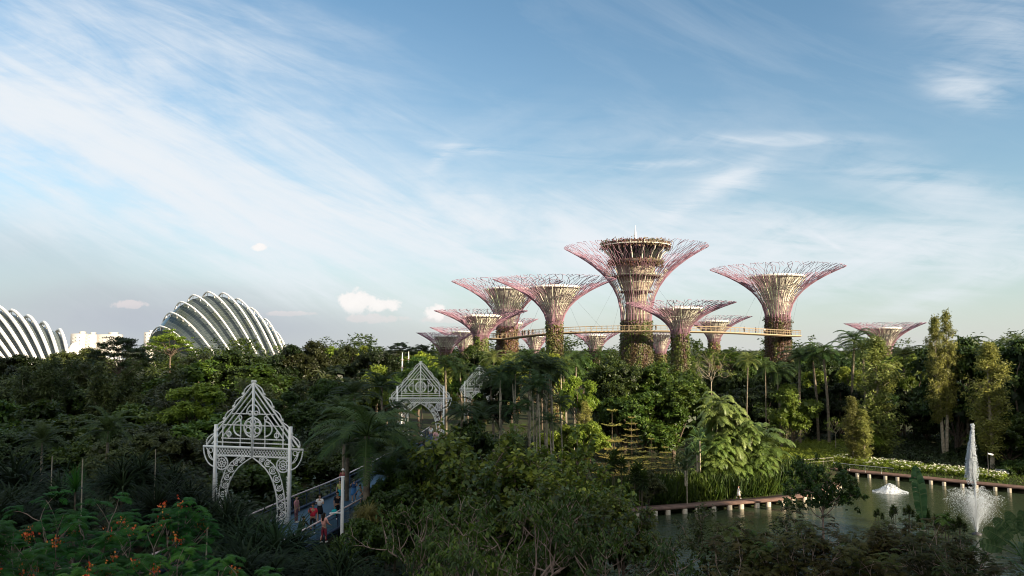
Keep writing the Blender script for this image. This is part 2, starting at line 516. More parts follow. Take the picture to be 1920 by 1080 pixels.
def dome(name, label, arches, rib_r, inset, glass, D0):
    """arches: list of (far foot, peak, near foot), each (px, py, D)"""
    t = thing(name, label, 'glass dome', (pxx(sum(a[1][0] for a in arches) / len(arches), D0), D0, 0))
    off = np.array(t.location)
    curves = []
    for fa, pk, ne in arches:
        F, K, N = (np.array(P(*q)) for q in (fa, pk, ne))
        pts = []
        for th in np.linspace(0, PI / 2, 13)[::-1]:
            h = K + (F - K) * math.sin(th); h[2] = F[2] + (K[2] - F[2]) * math.cos(th); pts.append(h)
        for q in np.linspace(0, 1, 23)[1:]:
            h = K + (N - K) * q; h[2] = K[2] - (K[2] - N[2]) * q ** 1.5; pts.append(h)
        curves.append(np.array(pts) - off)
    ribs = []
    for c in curves:
        mb = MB(); mb.tube(c, rib_r, 8)
        ribs.append(mb.build('rib', M_RIB, t, True))
    # the glass skin hangs inside the arches
    cen = np.mean([c.mean(0) for c in curves], 0); cen[2] = 0
    ins = []
    for c in curves:
        d = np.gradient(c, axis=0); d /= np.linalg.norm(d, axis=1)[:, None]
        axis = curves[-1][13] - curves[0][13]; axis[2] = 0; axis /= np.linalg.norm(axis)
        nrm = np.cross(axis, d); nrm /= np.linalg.norm(nrm, axis=1)[:, None]
        sgn = np.sign((nrm * (c - cen)).sum(1)); sgn[sgn == 0] = 1
        nrm *= sgn[:, None]
        ins.append(c - nrm * inset)
    first = ins[0].copy() * 0.25 + 0.75 * ins[0].mean(0); first[:, 2] = np.minimum(first[:, 2], ins[0][:, 2]) * 0.5 - 4
    last = ins[-1].copy() * 0.25 + 0.75 * ins[-1].mean(0); last[:, 2] = np.minimum(last[:, 2], ins[-1][:, 2]) * 0.5 - 4
    rows = ins
    V, F, UV = [], [], []
    n = len(ins[0])
    arc = np.concatenate([[0], np.cumsum(np.linalg.norm(np.diff(ins[len(ins) // 2], axis=0), axis=1))])
    for i in range(len(rows) - 1):
        for j in range(n - 1):
            b = len(V)
            V += [rows[i][j], rows[i + 1][j], rows[i + 1][j + 1], rows[i][j + 1]]
            F.append((b, b + 1, b + 2, b + 3))
            UV += [(i * 5, arc[j] / 1.9), (i * 5 + 5, arc[j] / 1.9), (i * 5 + 5, arc[j + 1] / 1.9), (i * 5, arc[j + 1] / 1.9)]
    mb = MB(); mb.add(V, F)
    # glazed ends under the first and last arch
    for q in (ins[0], ins[-1]):
        for j in range(n - 1):
            b = len(V)
            lo0 = q[0] + (q[-1] - q[0]) * j / (n - 1); lo1 = q[0] + (q[-1] - q[0]) * (j + 1) / (n - 1)
            V += [lo0, lo1, q[j + 1], q[j]]; F.append((b, b + 1, b + 2, b + 3))
            UV += [(j, 0), (j + 1, 0), (j + 1, q[j + 1][2] / 1.9), (j, q[j][2] / 1.9)]
    mb = MB(); mb.add(V, F)
    me = mb.mesh('glass_shell', glass)
    l = me.uv_layers.new(name='UVMap')
    l.data.foreach_set('uv', np.array(UV, np.float32).ravel())
    link('glass_shell', me, t)
    for c, q, rb in zip(curves, ins, ribs):
        for j in range(6, n - 1, 3):
            mb = MB(); mb.tube([c[j], q[j]], 0.28, 5, False)
            mb.build('strut', M_RIB, rb)
    return t

D1 = 430.0
CF = [((282, 640), (301, 612), (372, 668)), ((299, 640), (320, 586), (402, 664)), ((318, 640), (339, 566), (434, 664)), ((340, 640), (362, 553), (458, 664)),
      ((366, 640), (389, 547), (481, 664)), ((396, 640), (417, 549), (499, 664)), ((424, 640), (444, 560), (514, 664)), ((450, 640), (469, 577), (523, 660)),
      ((480, 640), (496, 598), (531, 658)), ((505, 645), (516, 622), (538, 658))]
dome('ribbed_glass_dome', 'grey glass dome with ten white arched ribs rising above the shaded wood', [((a[0], a[1], D1 + 16), (b[0], b[1], D1), (c[0], c[1], D1 - 26)) for a, b, c in CF],
     0.5, 2.2, glassmat('dome glass', 0.08), D1)
D2 = 400.0
FD = []
for i in range(9):
    q = i / 8
    pk = (-128 + 240 * q, 556 + 62 * q ** 1.9)
    nf = (20 + 106 * q + (4 if i == 8 else 0), 690 - 10 * q)
    ff = (pk[0] - 40 + 26 * q, 650)
    FD.append(((ff[0], ff[1], D2 + 20), (pk[0], pk[1], D2), (nf[0], nf[1], D2 - 30)))
dome('long_glass_dome', 'long white ribbed glass dome cut off by the left border', FD, 0.78, 2.2, glassmat('pale dome glass', 0.2), D2)

# ------------------------------------------------------------------ far housing blocks and low roofs
M_BLK = plain('pale render', (0.48, 0.46, 0.43), 0.8, 0, 0.3, 0.08, 0.1)
M_WIN = plain('far window glass', (0.42, 0.42, 0.42), 0.3, 0, 0.5)
def far_block(x0, x1, top, D, label, depth=14):
    a, b = pxx(x0, D), pxx(x1, D)
    zt = P(0, top, D).z
    t = thing('apartment_block', label, 'building', ((a + b) / 2, D, 0), 0.06)
    w = b - a
    mb = MB(); mb.box((0, depth / 2, zt / 2), (w, depth, zt)); mb.build('wall', M_BLK, t)
    mb = MB(); mb.box((w * 0.2, depth / 2, zt + 1.2), (w * 0.3, depth * 0.6, 2.4)); mb.build('roof_room', M_BLK, t)
    mb = MB(); mb.box((0, 0, 0), (1.7, 0.16, 1.5)); me = mb.mesh('window', M_WIN)
    for k in range(4, int(zt / 3.6)):
        for q in range(int(w / 4.0)):
            link('window', me, t).location = (-w / 2 + 2.4 + q * 4.0, -0.05, 2.6 + k * 3.6)
far_block(134, 158, 625.5, 900, 'pale housing block beside the long dome, far off on the horizon')
far_block(159, 176, 627, 905, 'pale housing block, middle one of the three far ones between the domes')
far_block(178, 222, 627, 915, 'widest pale housing block, right one of the three between the domes')
far_block(271, 285, 623, 900, 'lone narrow pale block close by the left foot of the grey dome')
def low_roof():
    t = thing('low_pavilion', 'low white pavilion with a curved roof between the two domes', 'building', (pxx(186, 380), 380, gz(pxx(186, 380), 380)))
    mb = MB(); mb.box((0, 0, 6.5), (20, 9, 13)); mb.build('wall', M_BLK, t)
    mb = MB()
    pts = [(-11.5 + 23 * k / 10, 0, 13.2 + 1.6 * math.sin(PI * k / 10)) for k in range(11)]
    for k in range(10):
        a, b = pts[k], pts[k + 1]
        mb.add([(a[0], -5.5, a[2]), (b[0], -5.5, b[2]), (b[0], 5.5, b[2]), (a[0], 5.5, a[2]), (a[0], -5.5, a[2] + .4), (b[0], -5.5, b[2] + .4), (b[0], 5.5, b[2] + .4), (a[0], 5.5, a[2] + .4)],
               [(0, 3, 2, 1), (4, 5, 6, 7), (0, 1, 5, 4), (2, 3, 7, 6), (1, 2, 6, 5), (3, 0, 4, 7)])
    mb.build('roof', M_RIB, t)
    t = thing('small_glass_dome', 'small white shell roof at the right foot of the long dome', 'building', (pxx(143, 390), 390, 0))
    mb = MB(); mb.lathe([(4.6 * math.cos(a), 12 + 11 * math.sin(a)) for a in np.linspace(0, PI / 2, 8)] , 14); mb.build('shell', M_RIB, t, True)
    mb = MB(); mb.lathe([(4.6, 0), (4.6, 12)], 14); mb.build('wall', M_BLK, t)
low_roof()
# ------------------------------------------------------------------ steel tree towers
M_ROD = tinted('plum painted steel rod', [(0.20, 0.105, 0.15), (0.35, 0.19, 0.255), (0.44, 0.28, 0.33)], 0.5)
M_ROD2 = tinted('pale green inner rod', [(0.48, 0.54, 0.32), (0.74, 0.73, 0.60), (0.56, 0.68, 0.40)], 0.5)
M_CORE = plain('cream core cladding', (0.58, 0.55, 0.46), 0.7, 0, 0.3, 0.45, 0.5)
M_RIM = plain('white rim', (0.82, 0.80, 0.76), 0.6, 0, 0.3, 0.08)
M_CONC = plain('dark tower shaft', (0.10, 0.075, 0.06), 0.9)
M_VINE = leafmat('wall planting', (0.115, 0.06, 0.04), (0.12, 0.105, 0.045), (0.14, 0.175, 0.04), 0.2)
M_STEEL = plain('galvanised steel', (0.45, 0.45, 0.44), 0.45, 0.6, 0.5)
M_DARK = plain('dark steel', (0.05, 0.05, 0.055), 0.5, 0.3)

def vines(rng, rad_of, z0, z1, n, size, bias, out=0.25):
    """a coat of small leaves in patches of different species"""
    a = rng.uniform(0, 2 * PI, n); z = rng.uniform(z0, z1, n)
    k = np.zeros(n)
    for _ in range(7):
        p1, p2, p3, f1, f2 = rng.uniform(0, 6.28, 3).tolist() + [rng.integers(1, 9), rng.uniform(0.05, 0.5)]
        k += np.sin(a * f1 + p1) * np.cos(z * f2 + p2)
    k = k / 3.2
    r = rad_of(z) + np.abs(rng.normal(0, out, n)) * (1 + np.clip(k, -0.5, 1))
    c = np.stack([r * np.cos(a), r * np.sin(a), z], -1)
    nrm = np.stack([np.cos(a), np.sin(a), np.full(n, 0.35)], -1) + rng.normal(0, 0.5, (n, 3))
    nrm /= np.linalg.norm(nrm, axis=1)[:, None]
    d = np.cross(nrm, rng.normal(0, 1, (n, 3))); d[:, 2] -= 0.5
    d /= np.linalg.norm(d, axis=1)[:, None]
    s = np.cross(nrm, d)
    L = size * rng.uniform(0.6, 1.4, n)[:, None]
    v = np.stack([c, c + d * L * 0.5 + s * L * 0.28, c + d * L, c + d * L * 0.5 - s * L * 0.28], 1).reshape(-1, 3)
    f = np.arange(4 * n).reshape(n, 4)
    return v, f, np.clip(0.42 + bias + 0.55 * k + rng.normal(0, 0.16, n), 0, 1)

def tower(label, px, D, rim_py, rim_hw, trunk_hw, neck_py, planted_py, seed, core=True, lod=1.0, bias=0.0, bar=False, pw=2.6, tone=0.0):
    rng = np.random.default_rng(seed)
    x = pxx(px, D)
    base = gz(x, D) - 0.3
    t = thing('tree_tower', label, 'tree tower', (x, D, base), 0, 'steel tree towers in the garden')
    zr, zn, zp = (P(px, q, D).z - base for q in (rim_py, neck_py, planted_py))
    Rr, rt = rim_hw / FPX * D, trunk_hw / FPX * D
    def prof(s, R=Rr, r0=rt): return r0 + (R - r0) * np.clip(s, 0, None) ** pw
    def zed(s): return zn + (zr - zn) * s
    # planted shaft
    mb = MB(); mb.lathe([(rt * 1.12, 0), (rt * 0.9, zp * 0.4), (rt * 0.86, zp), (rt * 0.7, zp + 0.4), (0.01, zp + 0.5)], 24)
    mb.build('shaft', M_CONC, t, True)
    mb = MB()
    n = int(9500 * lod * lod)
    v, f, k = vines(rng, lambda z: rt * (1.16 - 0.2 * np.clip(z / zp, 0, 1)), 0, zp, n, 0.62 / math.sqrt(lod), bias, 0.16)
    mb.add(v, f, k)
    o = mb.build('planting', M_VINE, t); o['tone'] = tone
    # upright rods, forking towards the rim
    N = max(14, int(50 * lod))
    mb = MB()
    S = [0.0, 0.17, 0.34, 0.47, 0.58, 0.68, 0.76, 0.83, 0.89, 0.94, 0.98, 1.0]
    rw = 0.078
    mb = MB()
    # single rods up to the flare
    for i in range(N):
        a = 2 * PI * i / N
        tint = float(np.clip(0.5 + rng.normal(0, 0.22), 0, 1))
        z0 = zp * 0.3 if i % 2 == 0 else zp - 1
        pts = [(rt * 0.99 * math.cos(a), rt * 0.99 * math.sin(a), z0), (rt * math.cos(a), rt * math.sin(a), zn)]
        for k in range(1, 5):
            r = prof(S[k]); pts.append((r * math.cos(a), r * math.sin(a), zed(S[k])))
        mb.tube(pts, rw, 4, False, tint)
    # above it the rods fork into a net of zigzag branches that closes in an even rim
    M = 2 * N
    net = []
    for k in range(4, len(S)):
        aa = 2 * PI * (np.arange(M) + 0.5 * (k % 2)) / M + rng.normal(0, 0.30, M) * 2 * PI / M * (k > 4)
        if k == 4: aa = 2 * PI * (np.arange(M) // 2) / N
        ss = S[k] + rng.normal(0, 0.008, M) * (4 < k < len(S) - 1)
        rr = prof(ss)
        net.append(np.stack([rr * np.cos(aa), rr * np.sin(aa), zed(ss)], -1))
    for q in range(len(net) - 1):
        k = q + 4
        w = rw * (0.9 - 0.045 * q)
        for i in range(M):
            j = i if k % 2 else (i - 1) % M
            if k == 4:
                mb.tube([net[q][i], net[q + 1][i]], w, 4, False, rng.uniform(0.2, 0.8)); continue
            both = rng.random() < 0.42
            first = rng.random() < 0.5
            for d in (0, 1):
                if both or (d == 0) == first:
                    mb.tube([net[q][i], net[q + 1][(j + d) % M]], w, 4, False, rng.uniform(0.2, 0.8))
    mb.build('outer_rods', M_ROD, t)
    # hoops
    mb = MB()
    th = np.linspace(0, 2 * PI, 37)[:-1]
    for s in (0.02, 0.12, 0.22, 0.32, 0.42, 0.52, 0.62):
        r = prof(s) * 0.985
        mb.tube(np.stack([r * np.cos(th), r * np.sin(th), np.full(36, zed(s))], -1), rw * 0.7, 4, False, rng.uniform(0.4, 0.9), True)
    mb.build('hoop', M_ROD2, t)
    # inner rods round the core
    mb = MB()
    N2 = max(10, int(20 * lod)); top = 0.85 if core else 0.7
    for i in range(N2):
        a = 2 * PI * (i + 0.5) / N2
        tint = float(rng.uniform(0, 1))
        ss = np.linspace(-0.08, top, 9)
        aa = a + np.cumsum(rng.normal(0, 0.02, 9))
        rr = rt * 0.86 + (Rr * 0.44 - rt * 0.86) * np.clip(ss / top, 0, 1) ** 1.9
        mb.tube(np.stack([rr * np.cos(aa), rr * np.sin(aa), zed(ss)], -1), rw * 1.15, 4, False, tint)
    mb.build('inner_rods', M_ROD2, t)
    if core:
        ss = np.linspace(-0.1, 0.84, 10)
        rr = rt * 0.62 + (Rr * 0.385 - rt * 0.62) * np.clip(ss / 0.84, 0, 1) ** 1.8
        mb = MB(); mb.lathe(np.stack([rr, zed(ss)], -1), 32); 
        mb.build('core', M_CORE, t, True)
        mb = MB(); ztop = zed(0.84)
        mb.lathe([(Rr * 0.385, ztop - 0.25), (Rr * 0.40, ztop - 0.25), (Rr * 0.405, ztop + 0.35), (Rr * 0.37, ztop + 0.35), (Rr * 0.3, ztop - 0.1), (0.05, ztop - 0.3)], 40)
        mb.build('core_rim', M_RIM, t)
    if bar:
        crown_bar(t, rng, Rr, rt, zed, prof)
    return t

def crown_bar(t, rng, Rr, rt, zed, prof):
    """the round restaurant deck sitting in the tallest tower's crown, its roof garden, windows and mast"""
    m_glass = plain('bar glass', (0.02, 0.022, 0.02), 0.3, 0, 0.25)
    z0, z1 = zed(0.775), zed(1.055)
    rA, rB = Rr * 0.40, Rr * 0.47
    mb = MB(); mb.lathe([(rt * 0.62, zed(-0.1)), (rt * 0.7, zed(0.35)), (Rr * 0.26, zed(0.6)), (Rr * 0.27, z0)], 32); mb.build('core', plain('weathered core cladding', (0.34, 0.29, 0.22), 0.8, 0, 0.2, 0.5, 0.5), t, True)
    for s in (0.4, 0.6):
        mb = MB(); r = prof(s) * 0.84
        mb.lathe([(0.2, zed(s)), (r, zed(s)), (r, zed(s) + 0.4), (0.2, zed(s) + 0.4)], 36); mb.build('floor_plate', M_CONC, t)
    mb = MB(); mb.lathe([(0.2, z0 - 0.1), (Rr * 0.35, z0 - 0.1), (Rr * 0.38, z0 + 0.3), (Rr * 0.38, z0 + 1.0), (Rr * 0.35, z0 + 1.0), (0.2, z0 + 0.9)], 48); mb.build('lower_deck', M_CONC, t)
    mb = MB(); mb.lathe([(rA * 0.80, z0 + 0.95), (rA * 0.97, z1 - 1.2)], 48); mb.build('glazing', m_glass, t, True)
    mb = MB(); mb.lathe([(0.2, z1 - 1.2), (rB, z1 - 1.2), (rB * 1.02, z1 - 0.6), (rB, z1), (0.2, z1 + 0.1)], 48); mb.build('roof', M_CONC, t)
    for k in range(16):
        a = 2 * PI * k / 16 + 0.1
        pts = [(q * math.cos(a), q * math.sin(a), z) for q, z in ((rA * 0.83, z0 + 1), (rA * 0.92, z0 + (z1 - z0) * 0.45), (rA * 1.06, z1 - 2.4), (rB * 0.96, z1 - 1.3), (rB * 1.03, z1 - 0.2))]
        mb = MB(); mb.tube(pts, 0.2, 5); mb.build('bracket', M_ROD2, t)
    mb = MB(); th = np.linspace(0, 2 * PI, 49)[:-1]
    mb.tube(np.stack([rB * 1.03 * np.cos(th), rB * 1.03 * np.sin(th), np.full(48, z1 - 0.95)], -1), 0.16, 5, False, 0.5, True); mb.build('roof_rail', M_ROD2, t)
    # hanging planting round the roof and the deck
    mb = MB()
    n = 2200
    v, f, k = vines(rng, lambda z: np.where(z > z1 - 2.2, rB * 1.0, rB), z1 - 1.7, z1 + 0.5, n // 2, 0.6, -0.1, 0.3); mb.add(v, f, k)
    v, f, k = vines(rng, lambda z: z * 0 + Rr * 0.37, z0 - 0.9, z0 + 1.3, n // 2, 0.55, -0.15, 0.25); mb.add(v, f, k)
    o = mb.build('roof_planting', M_VINE, t); o['tone'] = -0.3
    mb = MB(); mb.tube([(0, 0, z1), (0, 0, z1 + 2.2), (0, 0, z1 + 2.6), (0, 0, z1 + 5.2)], [0.5, 0.45, 0.3, 0.06], 8)
    mb.ball((0, 0, z1 + 2.4), 0.5); mb.build('mast', M_RIM, t)

tower('tallest tree tower of all, with a planted round restaurant and mast in its crown', 1193, 230, 464, 135, 28.5, 606, 600, 1, core=False, bar=True, lod=1.25, bias=0.06)
tower('tall tree tower with a cream core, between the tallest and the ringed one', 1040, 215, 524, 116, 14, 622, 598, 3, bias=0.12)
tower('tall tree tower ringed by the left end of the yellow walkway', 951, 242, 528, 105, 19, 622, 612, 2, bias=-0.25)
tower('tall tree tower ringed by the right end of the yellow walkway', 1458, 236, 503, 122, 22, 606, 592, 5, lod=1.1, bias=-0.22)
tower('leafy lower tree tower just right of the tallest one, in front of the walkway', 1275, 202, 568, 103, 14.5, 640, 616, 4, bias=0.25)
tower('mid height tree tower with a green trunk at the left end of the walkway', 902, 206, 583, 88, 12, 648, 628, 6, bias=0.2)
tower('small tree tower seen over the walkway beside the right ringed one', 1338, 300, 594, 70, 9.5, 652, 636, 7, lod=0.85)
tower('lone tree tower standing far right above the palm tops', 1658, 262, 606, 71, 10, 668, 652, 8, lod=0.85, bias=0.1)
tower('short tree tower, leftmost of the whole row', 836, 262, 624, 55, 9.5, 668, 650, 9, lod=0.75, pw=2.0)
tower('tree tower with a dark planted rim behind the leftmost short one', 872, 300, 614, 66, 9, 668, 645, 10, lod=0.75, bias=0.1, pw=2.2)
tower('far tree tower half hidden behind the left ringed one', 958, 330, 598, 52, 8, 650, 640, 11, lod=0.75)
tower('small dark tree tower under the walkway left of the cream cored one', 1003, 285, 624, 40, 7, 668, 664, 12, lod=0.7, bias=0.1, pw=2.2)
tower('small pale tree tower under the walkway, left of the tallest one', 1116, 285, 622, 50, 9.5, 668, 655, 13, lod=0.75, bias=0.0)
tower('dark tree tower half behind the trunk of the tallest one', 1238, 275, 620, 40, 9, 668, 662, 14, lod=0.8, bias=-0.1, pw=2.0)

# ------------------------------------------------------------------ the high walkway
M_OCH = plain('ochre painted steel', (0.36, 0.27, 0.165), 0.55, 0, 0.4, 0.12)
M_OCHD = plain('walkway soffit', (0.26, 0.20, 0.14), 0.7)
M_MESH = plain('wire mesh', (0.40, 0.31, 0.19), 0.5)
def resample(pts, step):
    pts = np.array(pts, float)
    # catmull-rom then equal steps
    P_ = np.vstack([2 * pts[0] - pts[1], pts, 2 * pts[-1] - pts[-2]])
    out = []
    for i in range(1, len(P_) - 2):
        for t in np.linspace(0, 1, 24, endpoint=False):
            a, b, c, d = P_[i - 1:i + 3]
            out.append(0.5 * ((2 * b) + (-a + c) * t + (2 * a - 5 * b + 4 * c - d) * t * t + (-a + 3 * b - 3 * c + d) * t ** 3))
    out.append(pts[-1]); out = np.array(out)
    s = np.concatenate([[0], np.cumsum(np.linalg.norm(np.diff(out, axis=0), axis=1))])
    q = np.linspace(0, s[-1], max(2, int(s[-1] / step) + 1))
    return np.stack([np.interp(q, s, out[:, k]) for k in range(3)], -1)

def sides(path, w):
    d = np.gradient(path, axis=0); d[:, 2] = 0
    d /= np.linalg.norm(d, axis=1)[:, None]
    s = np.stack([d[:, 1], -d[:, 0], np.zeros(len(d))], -1)
    return path - s * w / 2, path + s * w / 2

def ribbon(mb, path, w, z0, z1, tint=None):
    L, Rr = sides(path, w)
    up = np.array((0, 0, 1.0))
    n = len(path)
    v = np.concatenate([L + up * z0, Rr + up * z0, Rr + up * z1, L + up * z1])
    f = []
    for i in range(n - 1):
        for a in range(4):
            b = (a + 1) % 4
            f.append((a * n + i, a * n + i + 1, b * n + i + 1, b * n + i))
    f += [(0, n, 2 * n, 3 * n), (n - 1, 4 * n - 1, 3 * n - 1, 2 * n - 1)]
    mb.add(v, f, tint)

SKY_Z = 23.9
def skyway():
    key = []
    c2, c5 = (pxx(951, 242), 242), (pxx(1458, 236), 236)
    for a in (60, 10, -40, -90):                              # loop round the left ringed tower, seen from behind it to its front
        key.append((c2[0] - 5.6 * math.cos(R(a)) , c2[1] + 5.6 * math.sin(R(a)), SKY_Z - 0.3))
    key += [(pxx(985, 232), 232, SKY_Z + 0.3), (pxx(1040, 226), 226, SKY_Z + 1.0), (pxx(1110, 223), 223, SKY_Z + 1.4), (pxx(1193, 222), 222.5, SKY_Z + 1.6), (pxx(1275, 222), 222, SKY_Z + 1.5), (pxx(1370, 225), 225, SKY_Z + 1.2)]
    for a in (-90, -40, 10, 60):
        key.append((c5[0] + 5.0 * math.cos(R(a)), c5[1] + 5.4 * math.sin(R(a)), SKY_Z + 0.5))
    path = resample(key, 0.75)
    t = thing('high_walkway', 'curved yellow walkway slung between the tree towers', 'walkway', tuple(path[len(path) // 2]))
    path = path - np.array(t.location)
    mb = MB(); ribbon(mb, path, 2.6, -0.55, 0.0); mb.build('deck', M_OCHD, t)
    mb = MB()
    L, Rr = sides(path, 2.75)
    for q in (L, Rr):
        mb.tube(q + np.array((0, 0, -0.2)), 0.22, 6)
    mb.build('edge_beam', M_OCH, t)
    mb = MB()
    for q in (L, Rr):
        mb.tube(q + np.array((0, 0, 1.35)), 0.06, 5)
        mb.tube(q + np.array((0, 0, 0.7)), 0.03, 4)
    mb.build('handrail', M_OCH, t)
    mb = MB(); mb.tube([(0, 0, 0), (0, 0, 1.4)], 0.05, 4, False); me = mb.mesh('railing_post', M_MESH)
    posts = [p for q in (L, Rr) for p in q[::2]]
    for p in posts[:100]: link('railing_post', me, t).location = p
    mb = MB()
    for p in posts[100:]: mb.tube([p, p + np.array((0, 0, 1.4))], 0.05, 4, False)
    tag(mb.build('railing_posts', M_MESH, t), kind='stuff')
    base = np.array(t.location)
    for cx, D, zt in ((1193, 230, 38), (1040, 215, 33), (1458, 236, 36)):
        c = np.array((pxx(cx, D), D, zt)) - base
        for k in (-14, -8, 8, 14):
            i = int(np.argmin(np.abs(path[:, 0] - (c[0] + k))))
            mb = MB(); mb.tube([L[i], c + np.array((k * 0.45, 0, 0))], 0.02, 3, False)
            mb.build('hanger_cable', M_DARK, t)
    return path + base
SKYPATH = skyway()
# ------------------------------------------------------------------ white lattice arches
M_WHITE = plain('white painted frame', (0.84, 0.84, 0.81), 0.5, 0, 0.4, 0.05)
M_BULB = plain('pale bulbs', (0.80, 0.80, 0.76), 0.4, 0, 0.5, 0.05)

def arch_mesh():
    """the arch in its own plane (x, z), unit: metres; returns meshes of its parts"""
    U = 4.7 / 530.0
    XS = 1.12
    parts = {}
    bulbs = MB()
    def cur(mb, pts, r=0.028, y=0.0, bulb=True, closed=False):
        p = np.array([(a * U * XS, y, b * U) for a, b in pts]); r = r * 1.25
        mb.tube(p, r, 5, True, None, closed)
        if bulb:
            s = np.concatenate([[0], np.cumsum(np.linalg.norm(np.diff(p, axis=0), axis=1))])
            for q in np.arange(0.06, s[-1], 0.125):
                c = [np.interp(q, s, p[:, k]) for k in range(3)]
                bulbs.ball((c[0], c[1] - 0.02, c[2]), (0.042, 0.042, 0.052), 5, 3)
    def el(cx, cy, rx, ry, a0=0, a1=360, n=20):
        return [(cx + rx * math.cos(R(a0 + (a1 - a0) * i / n)), cy + ry * math.sin(R(a0 + (a1 - a0) * i / n))) for i in range(n + 1)]
    mb = MB()
    for s in (-1, 1):
        mb.box((s * 265 * U * XS, 0, 690 * U / 2 - 0.6), (0.17, 0.18, 690 * U + 1.2))
    parts['post'] = mb
    mb = MB()
    mb.box((0, 0, 535 * U), (710 * U * XS, 0.12, 0.13)); mb.box((0, 0, 475 * U), (530 * U * XS, 0.08, 0.08))
    mb.box((0, -0.003, 730 * U), (0.11, 0.13, 510 * U))
    parts['beam'] = mb
    mb = MB()
    k = -265
    while k < 265:
        for d in (1, -1):
            a, b = (k, k + 40) if d > 0 else (k + 40, k)
            cur(mb, [(max(-265, min(265, a)), 477), (max(-265, min(265, b)), 533)], 0.017, 0.0, False)
            cur(mb, [(max(-265, min(265, a + (20 if d > 0 else 20))), 477), (max(-265, min(265, b + 20)), 533)], 0.017, 0.01, False)
        k += 40
    parts['lattice_band'] = mb
    gb = MB()
    for s in (-1, 1):
        for (a, b, r) in (((0, 985), (s * 330, 545), 0.05), ((0, 940), (s * 292, 552), 0.036), ((0, 890), (s * 222, 596), 0.034)):
            cur(gb, [a, b], r, 0.0)
        cur(gb, [(s * 215, 545), (s * 215, 690)], 0.034, 0, False); cur(gb, [(s * 88, 545), (s * 88, 612)], 0.026, 0, False)
    for y, w in ((596, 225), (568, 262), (770, 150), (690, 218)):
        cur(gb, [(-w, y), (w, y)], 0.028, 0.0, y > 500)
    parts['gable_frame'] = gb
    ob = MB()
    cur(ob, el(0, 676, 62, 68), 0.042); cur(ob, el(0, 676, 22, 24), 0.03, 0, False)
    for k in range(6):
        a = 60 * k + 30
        cur(ob, el(36 * math.cos(R(a)), 676 + 39 * math.sin(R(a)), 19, 20), 0.03, 0, False)
    cur(ob, el(0, 772, 46, 62, 0, 180), 0.036); 
    for s in (-1, 1):
        cur(ob, el(s * 22, 776, 13, 14, 0, 300), 0.026, 0, False)
        cur(ob, [(s * 86, 605), (s * 86, 735)], 0.034); cur(ob, el(s * 86, 668, 50, 52, 90, 90 - s * 180), 0.04)
        cur(ob, el(s * 170, 626, 15, 17), 0.032, 0, False); cur(ob, [(s * 170, 596), (s * 170, 665)], 0.024, 0, False)
        cur(ob, el(s * 90, 742, 10, 14), 0.026, 0, False)
    parts['gable_ornament'] = ob
    eb = MB()
    for s in (-1, 1):
        for k in range(5):
            t0, t1 = k / 5, (k + 1) / 5
            p0 = (s * 330 * t0, 985 - 440 * t0); p1 = (s * 330 * t1, 985 - 440 * t1)
            mx_, my = (p0[0] + p1[0]) / 2, (p0[1] + p1[1]) / 2
            nx, ny = s * 0.8, 0.6
            pts = []
            for i in range(9):
                q = i / 8; h = 24 * math.sin(PI * q) ** 0.7 * (0.55 + 0.75 * q)
                pts.append((p0[0] + (p1[0] - p0[0]) * q + nx * h, p0[1] + (p1[1] - p0[1]) * q + ny * h))
            cur(eb, pts, 0.03)
            c = (p0[0] + nx * 10, p0[1] + ny * 12 + 4)
            for a in range(0, 180, 45):
                cur(eb, [(c[0] - 12 * math.cos(R(a)), c[1] - 12 * math.sin(R(a))), (c[0] + 12 * math.cos(R(a)), c[1] + 12 * math.sin(R(a)))], 0.02, 0, False)
    parts['eaves_scroll'] = eb
    vb = MB()
    for s in (-1, 1):
        cur(vb, el(s * 265, 535, s * 88, 140, 0, -90), 0.034); cur(vb, el(s * 275, 520, s * 48, 80, 0, -90), 0.03)
        cur(vb, el(s * 300, 508, 14, 16), 0.024, 0, False)
        cur(vb, [(s * 275, 430), (s * 335, 528)], 0.022, 0, False)
    parts['side_bracket'] = vb
    rb = MB()
    for s in (-1, 1):
        cur(rb, el(s * 218, 424, 44, 48), 0.034); cur(rb, el(s * 218, 424, 27, 30), 0.024, 0, False); cur(rb, el(s * 218, 424, 9, 10), 0.026, 0, False)
        for k in range(8):
            a = R(45 * k)
            cur(rb, [(s * 218 + 10 * math.cos(a), 424 + 11 * math.sin(a)), (s * 218 + 40 * math.cos(a), 424 + 44 * math.sin(a))], 0.018, 0, False)
    parts['rosette'] = rb
    ab = MB(); sb = MB()
    A = [(0, 472), (-48, 438), (-93, 400), (-128, 354), (-155, 300), (-172, 240), (-182, 180), (-186, 120), (-184, 60), (-180, 10)]
    B = [(-96, 470), (-150, 428), (-190, 372), (-212, 310), (-228, 240), (-240, 160), (-246, 80), (-250, 10)]
    for s in (-1, 1):
        cur(ab, [(-s * a, b) for a, b in A], 0.036); cur(ab, [(-s * a, b) for a, b in B], 0.026)
        for k, (cx, cy, r) in enumerate(((-70, 450, 18), (-112, 432, 22), (-148, 386, 24), (-176, 330, 24), (-192, 272, 24), (-205, 212, 25), (-213, 150, 25), (-216, 90, 25), (-216, 34, 24))):
            x = -s * cx
            cur(sb, el(x, cy, r, r, 30 * k, 30 * k + 270, 14), 0.026, 0, k % 2 == 0)
            cur(sb, el(x, cy, r * 0.45, r * 0.45), 0.022, 0, False)
            cur(sb, [(x - r, cy - r * 1.2), (x + r, cy + r * 1.2)], 0.016, 0, False)
        for y in range(20, 360, 34):
            cur(sb, [(s * 243, y), (s * 263, y + 22)], 0.018, 0, False); cur(sb, [(s * 263, y), (s * 243, y + 22)], 0.018, 0, False)
    parts['arch_strip'] = ab; parts['scroll_work'] = sb
